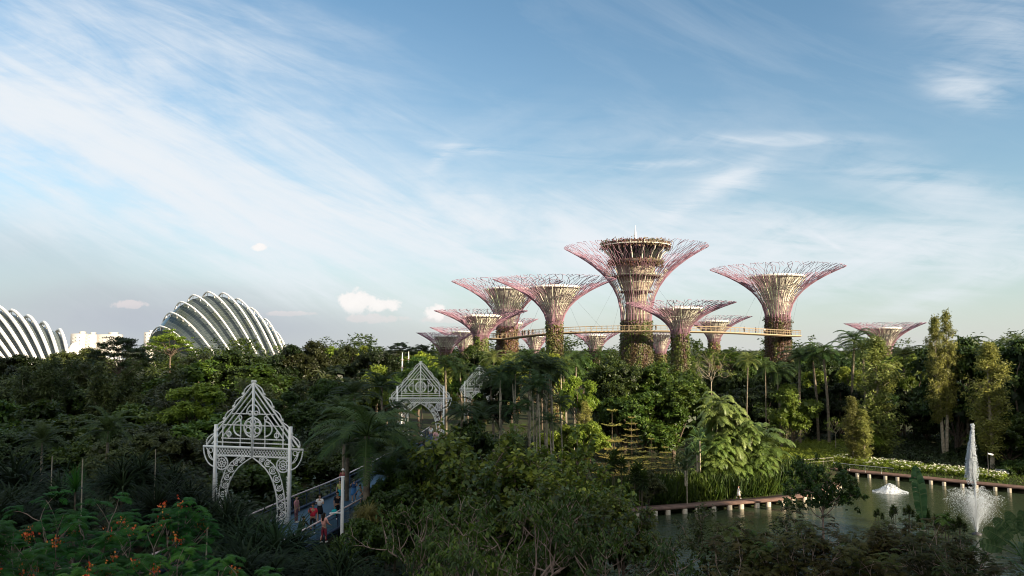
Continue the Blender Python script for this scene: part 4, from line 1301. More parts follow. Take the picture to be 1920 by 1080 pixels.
def crowd():
    W1 = (0.78, 0.77, 0.75)
    person('man in a red t-shirt raising one hand to his face', on_deck(587, 946, 1.74), 0.25, 1.74, 'tan', top=(0.55, 0.03, 0.06), bottom=('trousers', (0.02, 0.02, 0.025)), arms=((0.9, 1.75), (0.1, 0.35)), legs=(0.12, -0.1))
    person('woman in a white top and dark skirt holding a phone in both hands', on_deck(600, 929, 1.62), 0.1, 1.62, 'light', long_hair=True, top=W1, sleeves=0.4, bottom=('skirt', (0.02, 0.02, 0.025)), arms=((0.45, 1.35), (0.45, 1.35)), legs=(0.1, -0.15), hold=('mobile_phone', None, 'dark phone held by the woman in the white top', -1))
    person('man in black clothes crouching low at the left edge of the boardwalk', on_deck(566, 971, 1.12) , 0.9, 1.66, 'tan', top=(0.02, 0.02, 0.024), sleeves=0.9, bottom=('trousers', (0.03, 0.03, 0.035)), arms=((0.7, 0.6), (0.7, 0.6)), sit=0.48, lean=0.25)
    person('woman with long dark hair in a peach blouse seen from behind', on_deck(608, 964, 1.6), 2.6, 1.6, 'light', long_hair=True, top=(0.72, 0.36, 0.30), sleeves=0.8, bottom=('trousers', (0.30, 0.04, 0.07)), arms=((0.3, 0.8), (0.3, 0.5)), legs=(0.1, -0.1))
    person('person in black carrying a turquoise bag at the middle of the deck', on_deck(633, 924, 1.68), 0.6, 1.68, 'tan', top=(0.02, 0.02, 0.025), sleeves=0.5, bottom=('trousers', (0.02, 0.02, 0.025)), arms=((0.1, 0.2), (-0.1, 0.1)), legs=(0.25, -0.25), hold=('handbag', (0.02, 0.42, 0.46), 'turquoise handbag hanging from the hand of the person in black', -1))
    person('woman in a blue dress walking with both hands at her chest', on_deck(664, 898, 1.62), 0.1, 1.62, 'light', long_hair=True, top=(0.05, 0.12, 0.30), sleeves=0.1, bottom=('skirt', (0.07, 0.22, 0.50)), arms=((0.5, 1.5), (0.5, 1.5)), legs=(0.22, -0.25), shoes=(0.8, 0.8, 0.8))
    person('girl in a teal skirt and yellow top under the hanging palm frond', on_deck(638, 902, 1.5), 0.0, 1.5, 'light', top=(0.55, 0.55, 0.18), bottom=('skirt', (0.03, 0.35, 0.42)), arms=((0.2, 0.5), (0.2, 0.4)), legs=(0.1, -0.2))
    person('person in a white sun hat farther up the boardwalk beside the left rail', on_deck(643, 881, 1.62), 0.2, 1.62, 'light', top=(0.35, 0.10, 0.10), bottom=('trousers', (0.05, 0.10, 0.09)), hat=(0.78, 0.75, 0.72), long_hair=True)
    person('person in a grey green shirt stooping just left of the palm trunk', on_deck(681, 911, 1.45), -0.5, 1.6, 'tan', top=(0.12, 0.24, 0.24), bottom=('shorts', (0.16, 0.2, 0.18)), arms=((0.6, 0.5), (0.5, 0.5)), lean=0.5, legs=(0.3, -0.1))
    person('person in pink at the left rail close behind the large arch', on_deck(556, 932, 1.6), 1.3, 1.6, 'light', top=(0.60, 0.28, 0.30), bottom=('trousers', (0.25, 0.12, 0.14)))
    g2 = 'people under the second arch'
    person('person in a white shirt leaning by the right foot of the second arch', on_deck(808, 800, 1.7), 0.3, 1.7, 'light', top=W1, bottom=('trousers', (0.12, 0.14, 0.2)), group=g2, arms=((0.2, 0.6), (0.1, 0.3)))
    person('woman in a pale pink blouse in front of the second arch', on_deck(817, 807, 1.62), 0.2, 1.62, 'light', top=(0.72, 0.40, 0.40), sleeves=0.8, bottom=('trousers', (0.5, 0.3, 0.3)), group=g2, long_hair=True)
    person('person in a white cap and dark jacket walking below the second arch', on_deck(791, 816, 1.68), 0.0, 1.68, 'tan', top=(0.03, 0.025, 0.03), sleeves=0.9, bottom=('trousers', (0.08, 0.14, 0.26)), hat=(0.8, 0.8, 0.8), group=g2, legs=(0.2, -0.2))
    person('person in a navy shirt at the rail under the second arch', on_deck(786, 809, 1.7), 0.1, 1.7, 'tan', top=(0.04, 0.07, 0.18), bottom=('trousers', (0.10, 0.06, 0.06)), group=g2)
    person('person in red at the rail left of the navy shirt', on_deck(778, 812, 1.6), 0.1, 1.6, 'tan', top=(0.30, 0.04, 0.06), bottom=('trousers', (0.03, 0.12, 0.15)), group=g2)
    person('person in light blue jeans below the white cap', on_deck(797, 826, 1.6), -0.4, 1.6, 'tan', top=(0.06, 0.05, 0.06), bottom=('trousers', (0.22, 0.36, 0.45)), group=g2)
    g = G(1387, 936, 0.82); g.y += 0.5
    person('woman in a long white dress walking on the shaded lakeside deck', g, 1.45, 1.65, 'light', long_hair=True, top=(0.82, 0.76, 0.72), sleeves=0.9, bottom=('dress', (0.82, 0.76, 0.72)), arms=((0.3, 0.5), (-0.3, 0.2)), legs=(0.3, -0.3), group='lone walkers')
    g3 = 'small figures on the high walkway'
    for px, lab, col in ((981, 'dark figure on the high walkway by its left loop', (0.02, 0.02, 0.03)), (985, 'second dark figure by the left loop of the high walkway', (0.04, 0.03, 0.03)), (990, 'third dark figure near the left loop of the high walkway', (0.03, 0.03, 0.05)),
                         (997, 'dark figure standing apart on the walkway, nearest the cream cored tower', (0.03, 0.03, 0.03)), (1228, 'lone dark figure on the walkway right of the tallest tower', (0.02, 0.02, 0.03)),
                         (1397, 'pale figure on the walkway, left one of three before the right ringed tower', (0.6, 0.5, 0.4)), (1418, 'dark figure on the walkway, middle of three before the right ringed tower', (0.1, 0.06, 0.05)), (1431, 'white figure on the walkway close to the right ringed tower', (0.7, 0.65, 0.6))):
        d = np.abs((SKYPATH[:, 0] / SKYPATH[:, 1]) * FPX + 960 - px) + (SKYPATH[:, 1] > 236) * 50
        i = int(np.argmin(d))
        person(lab, Vector(SKYPATH[i]), random.Random(px).uniform(-1, 1), 1.7, 'tan', top=col, group=g3)
crowd()
# ------------------------------------------------------------------ foliage builders (numpy)
def unit(a):
    return a / (np.linalg.norm(a, axis=-1, keepdims=True) + 1e-9)

def leaves(mb, p, d, nrm, L, wd, tint, fold=0.12, shape='diamond', droop=0.0):
    """one face pair per leaf: base p, along d, facing nrm"""
    n = len(p)
    d = unit(d); s = unit(np.cross(d, nrm)); nn = np.cross(s, d)
    L = np.broadcast_to(np.asarray(L, float), (n,))[:, None]; wd = np.broadcast_to(np.asarray(wd, float), (n,))[:, None]
    tip = p + d * L - nn * L * droop
    if shape == 'diamond':
        m = p + d * L * 0.5 + nn * L * fold
        v = np.stack([p, m + s * wd * 0.5, tip, m - s * wd * 0.5], 1).reshape(-1, 3)
        mb.add(v, np.arange(4 * n).reshape(n, 4), tint)
    else:
        a = p + d * L * 0.3; b = p + d * L * 0.68 - nn * L * droop * 0.45
        up = nn * wd * fold
        v = np.stack([p, a + s * wd * 0.46 + up, b + s * wd * 0.42 + up, tip, b - s * wd * 0.42 + up, a - s * wd * 0.46 + up], 1).reshape(-1, 3)
        i = np.arange(n)[:, None] * 6
        f = np.concatenate([i + np.array([[0, 1, 2, 3]]), i + np.array([[0, 3, 4, 5]])])
        mb.add(v, f, np.concatenate([tint, tint]))

def sph(rng, n):
    return unit(rng.normal(0, 1, (n, 3)))

def clump_leaves(rng, mb, centers, outw, rad, per, L, wd, tint_c, up=0.6, flat=0.6, hang=0.0, shape='diamond', fold=0.12):
    n = len(centers)
    idx = np.repeat(np.arange(n), per); N = len(idx)
    off = sph(rng, N) * (rng.random(N) ** 0.5)[:, None] * np.broadcast_to(rad, (n,))[idx][:, None]
    off[:, 2] *= flat
    p = centers[idx] + off
    nrm = unit(outw[idx] * 0.55 + np.array((0, 0, up)) + rng.normal(0, 0.42, (N, 3)))
    d = rng.normal(0, 1, (N, 3)) + outw[idx] * 0.6; d[:, 2] -= hang
    d = d - nrm * (d * nrm).sum(1, keepdims=True)
    t = np.clip(tint_c[idx] + rng.normal(0, 0.15, N), 0, 1)
    leaves(mb, p, d, nrm, L * rng.uniform(0.65, 1.3, N), wd * rng.uniform(0.7, 1.2, N), t, fold, shape)

def limb(mb, a, b, r0, r1, rng, bend=0.12, n=6, sides_=7):
    a, b = np.array(a, float), np.array(b, float)
    t = np.linspace(0, 1, n)[:, None]
    off = rng.normal(0, 1, 3) * np.linalg.norm(b - a) * bend; off[2] = abs(off[2]) * 0.5
    pts = a + (b - a) * t + off * (np.sin(t * PI))
    mb.tube(pts, np.linspace(r0, r1, n), sides_)
    return pts

def branchwork(rng, mb, tips, base, dir_, length, rad, depth, spread=0.6, upb=0.15, kids=(2, 3), shrink=0.72, lower=2):
    d = unit(np.array(dir_, float)); p = np.array(base, float)
    pts = [p.copy()]
    for _ in range(4):
        d = unit(d + rng.normal(0, 0.16, 3) + np.array((0, 0, upb * 0.3))); p = p + d * length / 4; pts.append(p.copy())
    mb.tube(pts, np.linspace(rad, rad * 0.62, 5), 6 if rad > 0.04 else 4, False)
    if depth == 0:
        tips.append((p, d)); return
    if depth <= lower: tips.append((pts[3], d))
    for _ in range(rng.integers(kids[0], kids[1] + 1)):
        e = unit(d + rng.normal(0, spread, 3) + np.array((0, 0, upb)))
        branchwork(rng, mb, tips, pts[-1] if rng.random() < 0.7 else pts[-2], e, length * shrink * rng.uniform(0.75, 1.2), rad * 0.6, depth - 1, spread, upb, kids, shrink, lower)

M_BARK = plain('grey brown bark', (0.13, 0.10, 0.075), 0.9, 0, 0.15, 0.4, 3.0)
M_PALEBARK = plain('pale bark', (0.36, 0.31, 0.23), 0.85, 0, 0.15, 0.35, 3.0)
M_PALMBARK = plain('palm trunk bark', (0.19, 0.16, 0.12), 0.9, 0, 0.1, 0.35, 3.0)
M_REDBARK = plain('pinkish grey bark', (0.30, 0.22, 0.18), 0.85, 0, 0.15, 0.35, 4.0)
LM = {  # greens for sunlit plants raised, for shaded ones lowered, putting light into colour
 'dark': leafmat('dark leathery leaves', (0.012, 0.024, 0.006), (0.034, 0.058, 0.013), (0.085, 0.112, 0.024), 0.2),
 'mid': leafmat('mid green leaves', (0.021, 0.044, 0.009), (0.060, 0.103, 0.020), (0.149, 0.196, 0.039), 0.25),
 'olive': leafmat('olive fine leaves', (0.023, 0.031, 0.009), (0.055, 0.068, 0.020), (0.115, 0.132, 0.042), 0.25),
 'bright': leafmat('bright yellow green leaves', (0.084, 0.119, 0.020), (0.196, 0.252, 0.045), (0.350, 0.392, 0.098), 0.3),
 'shade': leafmat('shaded floor leaves', (0.010, 0.016, 0.006), (0.024, 0.038, 0.012), (0.05, 0.07, 0.02), 0.15),  # darkened so the floor between plants reads as deep shade
 'column': leafmat('light olive sprays', (0.070, 0.081, 0.022), (0.182, 0.199, 0.056), (0.350, 0.350, 0.112), 0.3),
 'palm': leafmat('palm fronds', (0.014, 0.028, 0.010), (0.036, 0.062, 0.019), (0.095, 0.125, 0.040), 0.22, 0.55, 0.18),
 'palmlit': leafmat('light palm fronds', (0.056, 0.087, 0.020), (0.168, 0.217, 0.063), (0.378, 0.420, 0.168), 0.25, 0.45, 0.35),  # lit copy of the palm greens, for palms in sun
 'gold': leafmat('golden tiered leaves', (0.168, 0.161, 0.042), (0.336, 0.301, 0.105), (0.504, 0.448, 0.182), 0.3),
 'flame': leafmat('ferny leaflets', (0.016, 0.052, 0.010), (0.041, 0.127, 0.023), (0.103, 0.218, 0.041), 0.3, 0.6, 0.15),
 'brown': leafmat('brownish ferny leaflets', (0.028, 0.022, 0.008), (0.066, 0.056, 0.019), (0.062, 0.115, 0.026), 0.25, 0.6, 0.15),
 'blade': leafmat('long strap leaves', (0.008, 0.016, 0.007), (0.020, 0.034, 0.015), (0.058, 0.075, 0.034), 0.12, 0.7, 0.06),
 'banana': leafmat('banana leaves', (0.018, 0.042, 0.016), (0.042, 0.080, 0.030), (0.105, 0.150, 0.065), 0.25, 0.5, 0.22),
 'big': leafmat('broad shiny leaves', (0.018, 0.037, 0.008), (0.069, 0.106, 0.021), (0.310, 0.322, 0.069), 0.25, 0.45, 0.3),
 'ground': leafmat('ground cover', (0.098, 0.140, 0.021), (0.210, 0.280, 0.048), (0.364, 0.420, 0.112), 0.3),
 'flower': tinted('pale flowers', [(0.75, 0.72, 0.55), (0.82, 0.80, 0.74), (0.70, 0.68, 0.45)], 0.7),
 'red': tinted('scarlet flowers', [(0.60, 0.05, 0.02), (0.78, 0.12, 0.03), (0.80, 0.32, 0.06)], 0.6),
}

class Kind:
    """a plant kind: meshes of its parts with their nominal height and width"""
    def __init__(s, name, cat, h, w, parts): s.name, s.cat, s.h, s.w, s.parts = name, cat, h, w, parts

def k_round(seed, mat='mid', h=18.0, w=14.0, nl=11, per=34, ncl=300, L=0.62, flatness=0.8, trunkmat=None, low=0.25, gap=0.0, name='broadleaf_tree', cat='tree', top=0.5):
    rng = np.random.default_rng(seed)
    cr, tr = MB(), MB()
    zc = h * (low + 1) / 2; hz = h * (1 - low) / 2
    lobes = []
    for i in range(nl):
        a = 2.4 * i + rng.uniform(-0.4, 0.4); q = rng.uniform(-0.75, 0.8) if i else 0.85
        rr = math.sqrt(max(0, 1 - q * q)) * w * 0.36
        c = np.array((rr * math.cos(a), rr * math.sin(a), zc + q * hz * 0.68)); lobes.append((c, w * rng.uniform(0.15, 0.24) * (0.8 if q > 0.6 else 1)))
    cen = np.array((0, 0, zc - hz * 0.2))
    C_, O_ = [], []
    for i in range(ncl):
        c, r = lobes[rng.integers(nl)]
        d = sph(rng, 1)[0]
        if d[2] < -0.35 and rng.random() < 0.75: d[2] *= -1
        if np.dot(d, unit(c - cen)) < -0.3 and rng.random() < 0.7: d = -d
        C_.append(c + d * r * np.array((1, 1, flatness)) * rng.uniform(0.72, 1.08)); O_.append(d)
    C_, O_ = np.array(C_), np.array(O_)
    tc = 0.45 + rng.normal(0, 0.13, ncl)
    clump_leaves(rng, cr, C_, O_, w * 0.062, per, L, L * 0.55, tc, up=0.55)
    for c, r in lobes:                                   # oversized darkest-tint leaves, added inside to block light and blacken the gaps
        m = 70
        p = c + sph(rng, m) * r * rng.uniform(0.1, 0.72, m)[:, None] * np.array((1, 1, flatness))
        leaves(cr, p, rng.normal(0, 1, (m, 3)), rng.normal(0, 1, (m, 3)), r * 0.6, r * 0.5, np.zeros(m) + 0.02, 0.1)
    m = 60  # more dark light-blocking leaves round the crown's middle
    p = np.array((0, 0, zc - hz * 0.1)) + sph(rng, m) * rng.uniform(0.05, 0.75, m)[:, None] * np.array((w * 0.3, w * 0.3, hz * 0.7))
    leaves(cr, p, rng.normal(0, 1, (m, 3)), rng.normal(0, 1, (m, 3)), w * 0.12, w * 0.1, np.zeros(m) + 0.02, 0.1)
    limb(tr, (0, 0, 0), (rng.normal(0, 0.3), rng.normal(0, 0.3), h * (low + 0.12)), w * 0.035, w * 0.022, rng, 0.04)
    for c, r in lobes[: 8]:
        limb(tr, (0, 0, h * (low * 0.6 + rng.uniform(0, 0.12))), tuple(c), w * 0.016, w * 0.005, rng, 0.1)
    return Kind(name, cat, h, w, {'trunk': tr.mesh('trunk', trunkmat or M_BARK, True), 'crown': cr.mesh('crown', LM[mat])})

def k_wispy(seed, mat='olive', h=20.0, w=9.0, trunkmat=None, nst=7, name='feathery_tree'):
    """several rising limbs clothed in fine hanging sprays"""
    rng = np.random.default_rng(seed)
    cr, tr = MB(), MB()
    C_, O_ = [], []
    limb(tr, (0, 0, 0), (0, 0, h * 0.3), 0.3, 0.2, rng, 0.03)
    for i in range(nst):
        a = 2 * PI * i / nst + rng.uniform(-0.3, 0.3); q = rng.uniform(0.25, 1.0) if i else 0.1
        top = np.array((math.cos(a) * w * 0.42 * q, math.sin(a) * w * 0.42 * q, h * rng.uniform(0.72, 1.0) * (1 if i else 1.02)))
        pts = limb(tr, (0, 0, h * rng.uniform(0.12, 0.3)), tuple(top), 0.14, 0.03, rng, 0.1, 9)
        for _ in range(46):
            s = rng.uniform(0.25, 1.0); k = int(s * 8 * 0.999)
            p = pts[k] + (pts[k + 1] - pts[k]) * (s * 8 - k)
            o = sph(rng, 1)[0]; o[2] *= 0.5
            C_.append(p + o * w * 0.15 * (1.15 - s * 0.7) * rng.uniform(0.5, 1.1)); O_.append(unit(o))
    C_, O_ = np.array(C_), np.array(O_)
    clump_leaves(rng, cr, C_, O_, w * 0.075, 38, 0.7, 0.16, 0.45 + rng.normal(0, 0.14, len(C_)), up=0.3, flat=1.0, hang=0.5)
    return Kind(name, 'tree', h, w, {'trunk': tr.mesh('trunk', trunkmat or M_PALEBARK, True), 'crown': cr.mesh('crown', LM[mat])})

def k_column(seed, mat='column', h=24.0, w=5.5, bare=0.22, twin=False):
    rng = np.random.default_rng(seed)
    cr, tr = MB(), MB()
    C_, O_, Rr = [], [], []
    stems = [(0, 0, 1.0)] if not twin else [(-w * 0.2, 0, 0.96), (w * 0.22, 0.3, 1.0)]
    for sx, sy, sh in stems:
        tr.tube([(sx * 0.3, sy, 0), (sx * 0.6 + 0.1, sy, h * 0.3), (sx, sy, h * 0.65), (sx, sy, h * sh * 0.97)], [0.36, 0.28, 0.17, 0.03], 8)
        z = bare
        while z < 1:
            prof = math.sin(PI * min(1, (1 - z) / (1 - bare) * 0.93 + 0.05)) ** 0.55 * (0.62 if z > 0.85 else 1)
            a = rng.uniform(0, 2 * PI)
            ln = w * (0.46 if not twin else 0.3) * prof * rng.uniform(0.55, 1.15)
            tip = np.array((sx + math.cos(a) * ln, sy + math.sin(a) * ln, h * sh * z + ln * 0.5))
            tr.tube([(sx, sy, h * sh * z - ln * 0.3), tip], [0.05, 0.012], 4, False)
            for q in np.linspace(0.3, 1, 3):
                C_.append(np.array((sx, sy, h * sh * z)) * (1 - q) + tip * q + rng.normal(0, 0.2, 3)); O_.append(unit(np.array((math.cos(a), math.sin(a), 0.2))))
            z += (0.0052 if not twin else 0.008) * rng.uniform(0.5, 1.5) * (1 + 2.2 * (rng.random() < 0.04))
    C_, O_ = np.array(C_), np.array(O_)
    clump_leaves(rng, cr, C_, O_, 0.62, 24, 0.5, 0.17, 0.45 + rng.normal(0, 0.15, len(C_)), up=0.3, flat=1.1, hang=0.45)
    return Kind('columnar_tree', 'tree', h, w, {'trunk': tr.mesh('trunk', M_PALEBARK, True), 'crown': cr.mesh('crown', LM[mat])})

def k_umbrella(seed, mat='dark', h=18.0, w=22.0, layers=4, name='spreading_tree'):
    rng = np.random.default_rng(seed)
    cr, tr = MB(), MB()
    limb(tr, (0, 0, 0), (0, 0, h * 0.45), 0.5, 0.35, rng, 0.03)
    C_, O_ = [], []
    for i in range(26):
        a = 2.4 * i; q = math.sqrt((i + 0.5) / 26)
        z = h * (0.94 - 0.40 * q ** 1.5) + rng.normal(0, 0.9)
        c = np.array((math.cos(a) * w * 0.46 * q, math.sin(a) * w * 0.46 * q, z))
        limb(tr, (0, 0, h * rng.uniform(0.35, 0.5)), tuple(c - np.array((0, 0, 0.3))), 0.16, 0.03, rng, 0.06)
        for _ in range(14):
            o = rng.normal(0, 1, 3); o[2] = abs(o[2]) * 0.42
            C_.append(c + o * w * 0.055); O_.append(unit(np.array((o[0] * 0.4, o[1] * 0.4, 1.0))))
    C_, O_ = np.array(C_), np.array(O_)
    clump_leaves(rng, cr, C_, O_, w * 0.048, 34, 0.6, 0.33, 0.45 + rng.normal(0, 0.14, len(C_)), up=1.0, flat=0.35)
    return Kind(name, 'tree', h, w, {'trunk': tr.mesh('trunk', M_BARK, True), 'crown': cr.mesh('crown', LM[mat])})

def frond(rng, mb, base, az, el0, length, sag, nl, ll, lw, tint, hang=0.5, stem=None, vee=0.35, twist=0.0):
    """a feather palm leaf: arching midrib and two ranks of leaflets"""
    n = 12
    s = np.linspace(0, 1, n)
    el = el0 - sag * s ** 1.25
    step = length / (n - 1)
    h = np.concatenate([[0], np.cumsum(np.cos(el[:-1]) * step)]); z = np.concatenate([[0], np.cumsum(np.sin(el[:-1]) * step)])
    ca, sa = math.cos(az), math.sin(az)
    pts = np.stack([base[0] + h * ca, base[1] + h * sa, base[2] + z], -1)
    q = np.linspace(0.16, 0.99, nl)
    P0 = np.stack([np.interp(q, s, pts[:, k]) for k in range(3)], -1)
    T = unit(np.stack([np.interp(q, s, np.gradient(pts[:, k])) for k in range(3)], -1))
    S = np.array((-sa, ca, 0.0))
    U = unit(np.cross(T, S[None].repeat(nl, 0))); U *= np.sign(U[:, 2:3] + 1e-6)
    prof = np.sin(PI * np.clip(q * 0.86 + 0.12, 0, 1)) ** 0.6
    for sg in (-1, 1):
        d = unit(S[None] * sg * 0.9 + T * 0.55 + U * vee + rng.normal(0, 0.07, (nl, 3)))
        Ls = ll * prof * rng.uniform(0.85, 1.1, nl)
        dn = d.copy(); dn[:, 2] -= hang
        mid = P0 + d * Ls[:, None] * 0.5; tip = mid + unit(dn) * Ls[:, None] * 0.55
        w2 = T * lw * 0.5
        v = np.stack([P0 - w2 * 0.6, P0 + w2 * 0.6, mid + w2, mid - w2, tip + w2 * 0.15, tip - w2 * 0.15], 1).reshape(-1, 3)
        i = np.arange(nl)[:, None] * 6
        f = np.concatenate([i + np.array([[0, 1, 2, 3]]), i + np.array([[3, 2, 4, 5]])])
        tt = np.clip(tint + rng.normal(0, 0.1, nl), 0, 1)
        mb.add(v, f, np.concatenate([tt, tt]))
    (stem or mb).tube(pts, np.linspace(0.05, 0.01, n) * length / 3, 4, False, 0.75)

def k_palm(seed, h=16.0, fl=3.2, nf=18, mat='palm', tr_r=0.13, sag=1.7, hang=0.7, ll=0.75, lw=0.075, nl=26, crownshaft=True, dead=0, trunkmat=None, stems=1, spread=0.0, name='palm_tree', vee=0.3, low=-0.25, hmin=0.62):
    rng = np.random.default_rng(seed)
    cr, tr = MB(), MB()
    for k in range(stems):
        a0 = rng.uniform(0, 2 * PI); q = 0 if stems == 1 else spread * rng.uniform(0.4, 1.0)
        hh = h * (1 if k == 0 else rng.uniform(hmin, 0.97)); bx, by = q * math.cos(a0), q * math.sin(a0)
        tx, ty = bx * 1.7 + rng.normal(0, 0.02) * h, by * 1.7 + rng.normal(0, 0.02) * h
        th = hh - fl * 0.35
        tr.tube([(bx, by, 0), (bx * 1.1, by * 1.1, th * 0.1), (bx * 1.3 + tx * 0.1, by * 1.3 + ty * 0.1, th * 0.5), (tx, ty, th)], [tr_r * 1.5, tr_r * 1.1, tr_r, tr_r * 0.85], 8)
        if crownshaft: cr.tube([(tx, ty, th - fl * 0.3), (tx, ty, th)], [tr_r * 1.25, tr_r * 0.8], 8, False, 0.8)
        for i in range(nf):
            u = (i + 0.5) / nf
            el = 1.35 - (1.35 - low) * u ** 0.85 + rng.normal(0, 0.08)
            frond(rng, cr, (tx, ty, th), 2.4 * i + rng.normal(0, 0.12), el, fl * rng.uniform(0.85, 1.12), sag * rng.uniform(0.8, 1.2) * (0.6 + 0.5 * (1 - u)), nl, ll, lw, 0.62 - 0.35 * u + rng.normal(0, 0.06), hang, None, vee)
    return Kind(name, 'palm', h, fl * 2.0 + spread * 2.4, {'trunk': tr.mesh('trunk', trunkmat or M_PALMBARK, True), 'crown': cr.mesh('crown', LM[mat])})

def k_tier(seed, h=9.0, w=6.0, tiers=6, mat='gold'):
    rng = np.random.default_rng(seed)
    cr, tr = MB(), MB()
    tr.tube([(0, 0, 0), (0.05, 0, h * 0.5), (0, 0, h)], [0.1, 0.07, 0.02], 6)
    for k in range(tiers):
        z = h * (0.3 + 0.68 * k / (tiers - 1)); ln = w * 0.5 * (1 - 0.72 * (k / (tiers - 1)) ** 1.4)
        for j in range(6):
            a = 2 * PI * j / 6 + k * 0.5 + rng.normal(0, 0.1)
            e = np.array((math.cos(a) * ln, math.sin(a) * ln, z + 0.1 * ln)); b = np.array((0, 0, z - 0.1))
            tr.tube([b, b * 0.5 + e * 0.5 + np.array((0, 0, 0.05)), e], [0.035, 0.02, 0.008], 4, False)
            m = 90
            q = rng.random(m) ** 0.7
            wd = 0.34 * ln * np.sin(PI * np.clip(q * 0.9 + 0.08, 0, 1))
            sd = np.array((-math.sin(a), math.cos(a), 0))
            p = b + (e - b) * q[:, None] + sd * (rng.uniform(-1, 1, m) * wd)[:, None] + np.array((0, 0, 0.06)) + rng.normal(0, 0.025, (m, 3))
            d = rng.normal(0, 1, (m, 3)) + (e - b) / ln; d[:, 2] *= 0.2
            nr = np.array((0, 0, 1.0)) + rng.normal(0, 0.2, (m, 3))
            leaves(cr, p, d, nr, 0.2 * rng.uniform(0.7, 1.3, m), 0.12, np.clip(0.5 + rng.normal(0, 0.18, m), 0, 1))
    return Kind('tiered_tree', 'tree', h, w, {'trunk': tr.mesh('trunk', M_BARK, True), 'crown': cr.mesh('crown', LM[mat])})

def k_bigleaf(seed, h=11.0, w=9.0, L=0.30, mat='big', n_up=9, per=15, depth=4, name='broad_leaved_tree', trunkmat=None, wd=0.62, hang=0.25, shape='oval', length=None, spread=0.55, core=True):
    """near tree: real limbs, twigs carrying whorls of separate leaves"""
    rng = np.random.default_rng(seed)
    cr, tr = MB(), MB(); tips = []
    length = length or h * 0.24
    tr.tube([(0, 0, 0), (0.1, 0.05, h * 0.18), (0, 0, h * 0.32)], [w * 0.02, w * 0.017, w * 0.015], 8)
    for i in range(n_up):
        a = 2.4 * i; tilt = 0.25 + 0.95 * math.sqrt((i + 0.5) / n_up)
        branchwork(rng, tr, tips, (0, 0, h * rng.uniform(0.18, 0.34)), (math.cos(a) * math.sin(tilt), math.sin(a) * math.sin(tilt), math.cos(tilt)), length, w * 0.0085, depth - 1, spread, 0.12, (2, 3), 0.72, 2 if core else 0)
    Pt = np.array([t[0] for t in tips]); Dt = np.array([t[1] for t in tips])
    n = len(Pt); idx = np.repeat(np.arange(n), per); N = len(idx)
    ct = np.clip(0.42 + rng.normal(0, 0.16, n), 0, 1)
    p = Pt[idx] - Dt[idx] * rng.uniform(-0.1, L * 2.0, N)[:, None] + rng.normal(0, L * 0.35, (N, 3))
    d = unit(rng.normal(0, 0.8, (N, 3)) + Dt[idx] * 0.7); d[:, 2] *= 0.5; d[:, 2] -= hang
    outv = unit(Pt[idx] - np.array((0, 0, h * 0.4)))
    nr = np.array((0, 0, 0.7)) + outv * 0.75 + rng.normal(0, 0.35, (N, 3))
    if core:  # outsize darkest leaves added inside the crown to block light
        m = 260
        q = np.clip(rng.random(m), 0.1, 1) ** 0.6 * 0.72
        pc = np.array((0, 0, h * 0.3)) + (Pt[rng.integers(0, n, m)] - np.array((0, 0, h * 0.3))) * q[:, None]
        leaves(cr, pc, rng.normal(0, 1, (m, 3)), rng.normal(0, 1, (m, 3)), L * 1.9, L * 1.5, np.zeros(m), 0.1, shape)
    leaves(cr, p, d, nr, L * rng.uniform(0.6, 1.25, N), L * wd * rng.uniform(0.8, 1.15, N), np.clip(ct[idx] + rng.normal(0, 0.16, N), 0, 1), 0.2, shape, 0.16)
    allp = np.concatenate(cr.v)
    hh = float(np.percentile(allp[:, 2], 99.7)); ww = float(np.percentile(np.abs(allp[:, :2]), 97) * 2)
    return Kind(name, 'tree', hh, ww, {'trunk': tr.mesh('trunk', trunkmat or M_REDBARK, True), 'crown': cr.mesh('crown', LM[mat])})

def compound(rng, mb, base, az, el, length, tint, pairs=9, plen=0.3):
    """twice-divided ferny leaf: drooping rachis with narrow pinnae"""
    n = pairs
    q = (np.arange(n) + 1.0) / n
    elv = el - 1.0 * q ** 1.3
    h = np.cumsum(np.cos(elv)) * length / n; z = np.cumsum(np.sin(elv)) * length / n
    ca, sa = math.cos(az), math.sin(az)
    p = np.stack([base[0] + h * ca, base[1] + h * sa, base[2] + z], -1)
    T = np.stack([np.cos(elv) * ca, np.cos(elv) * sa, np.sin(elv)], -1)
    S = np.array((-sa, ca, 0.0))
    prof = np.sin(PI * np.clip(q * 0.8 + 0.14, 0, 1)) * plen
    for sg in (-1, 1):
        d = unit(S * sg + T * 0.55 + np.array((0, 0, 0.12)) + rng.normal(0, 0.05, (n, 3)))
        mid = p + d * prof[:, None] * 0.5; tip = p + d * prof[:, None] - np.array((0, 0, 1.0)) * prof[:, None] * 0.28
        w2 = T * (length / n) * 0.46
        v = np.stack([p - w2 * 0.8, p + w2 * 0.8, mid + w2, mid - w2, tip + w2 * 0.35, tip - w2 * 0.35], 1).reshape(-1, 3)
        i = np.arange(n)[:, None] * 6
        f = np.concatenate([i + np.array([[0, 1, 2, 3]]), i + np.array([[3, 2, 4, 5]])])
        mb.add(v, f, np.clip(tint + rng.normal(0, 0.07, 2 * n), 0, 1))

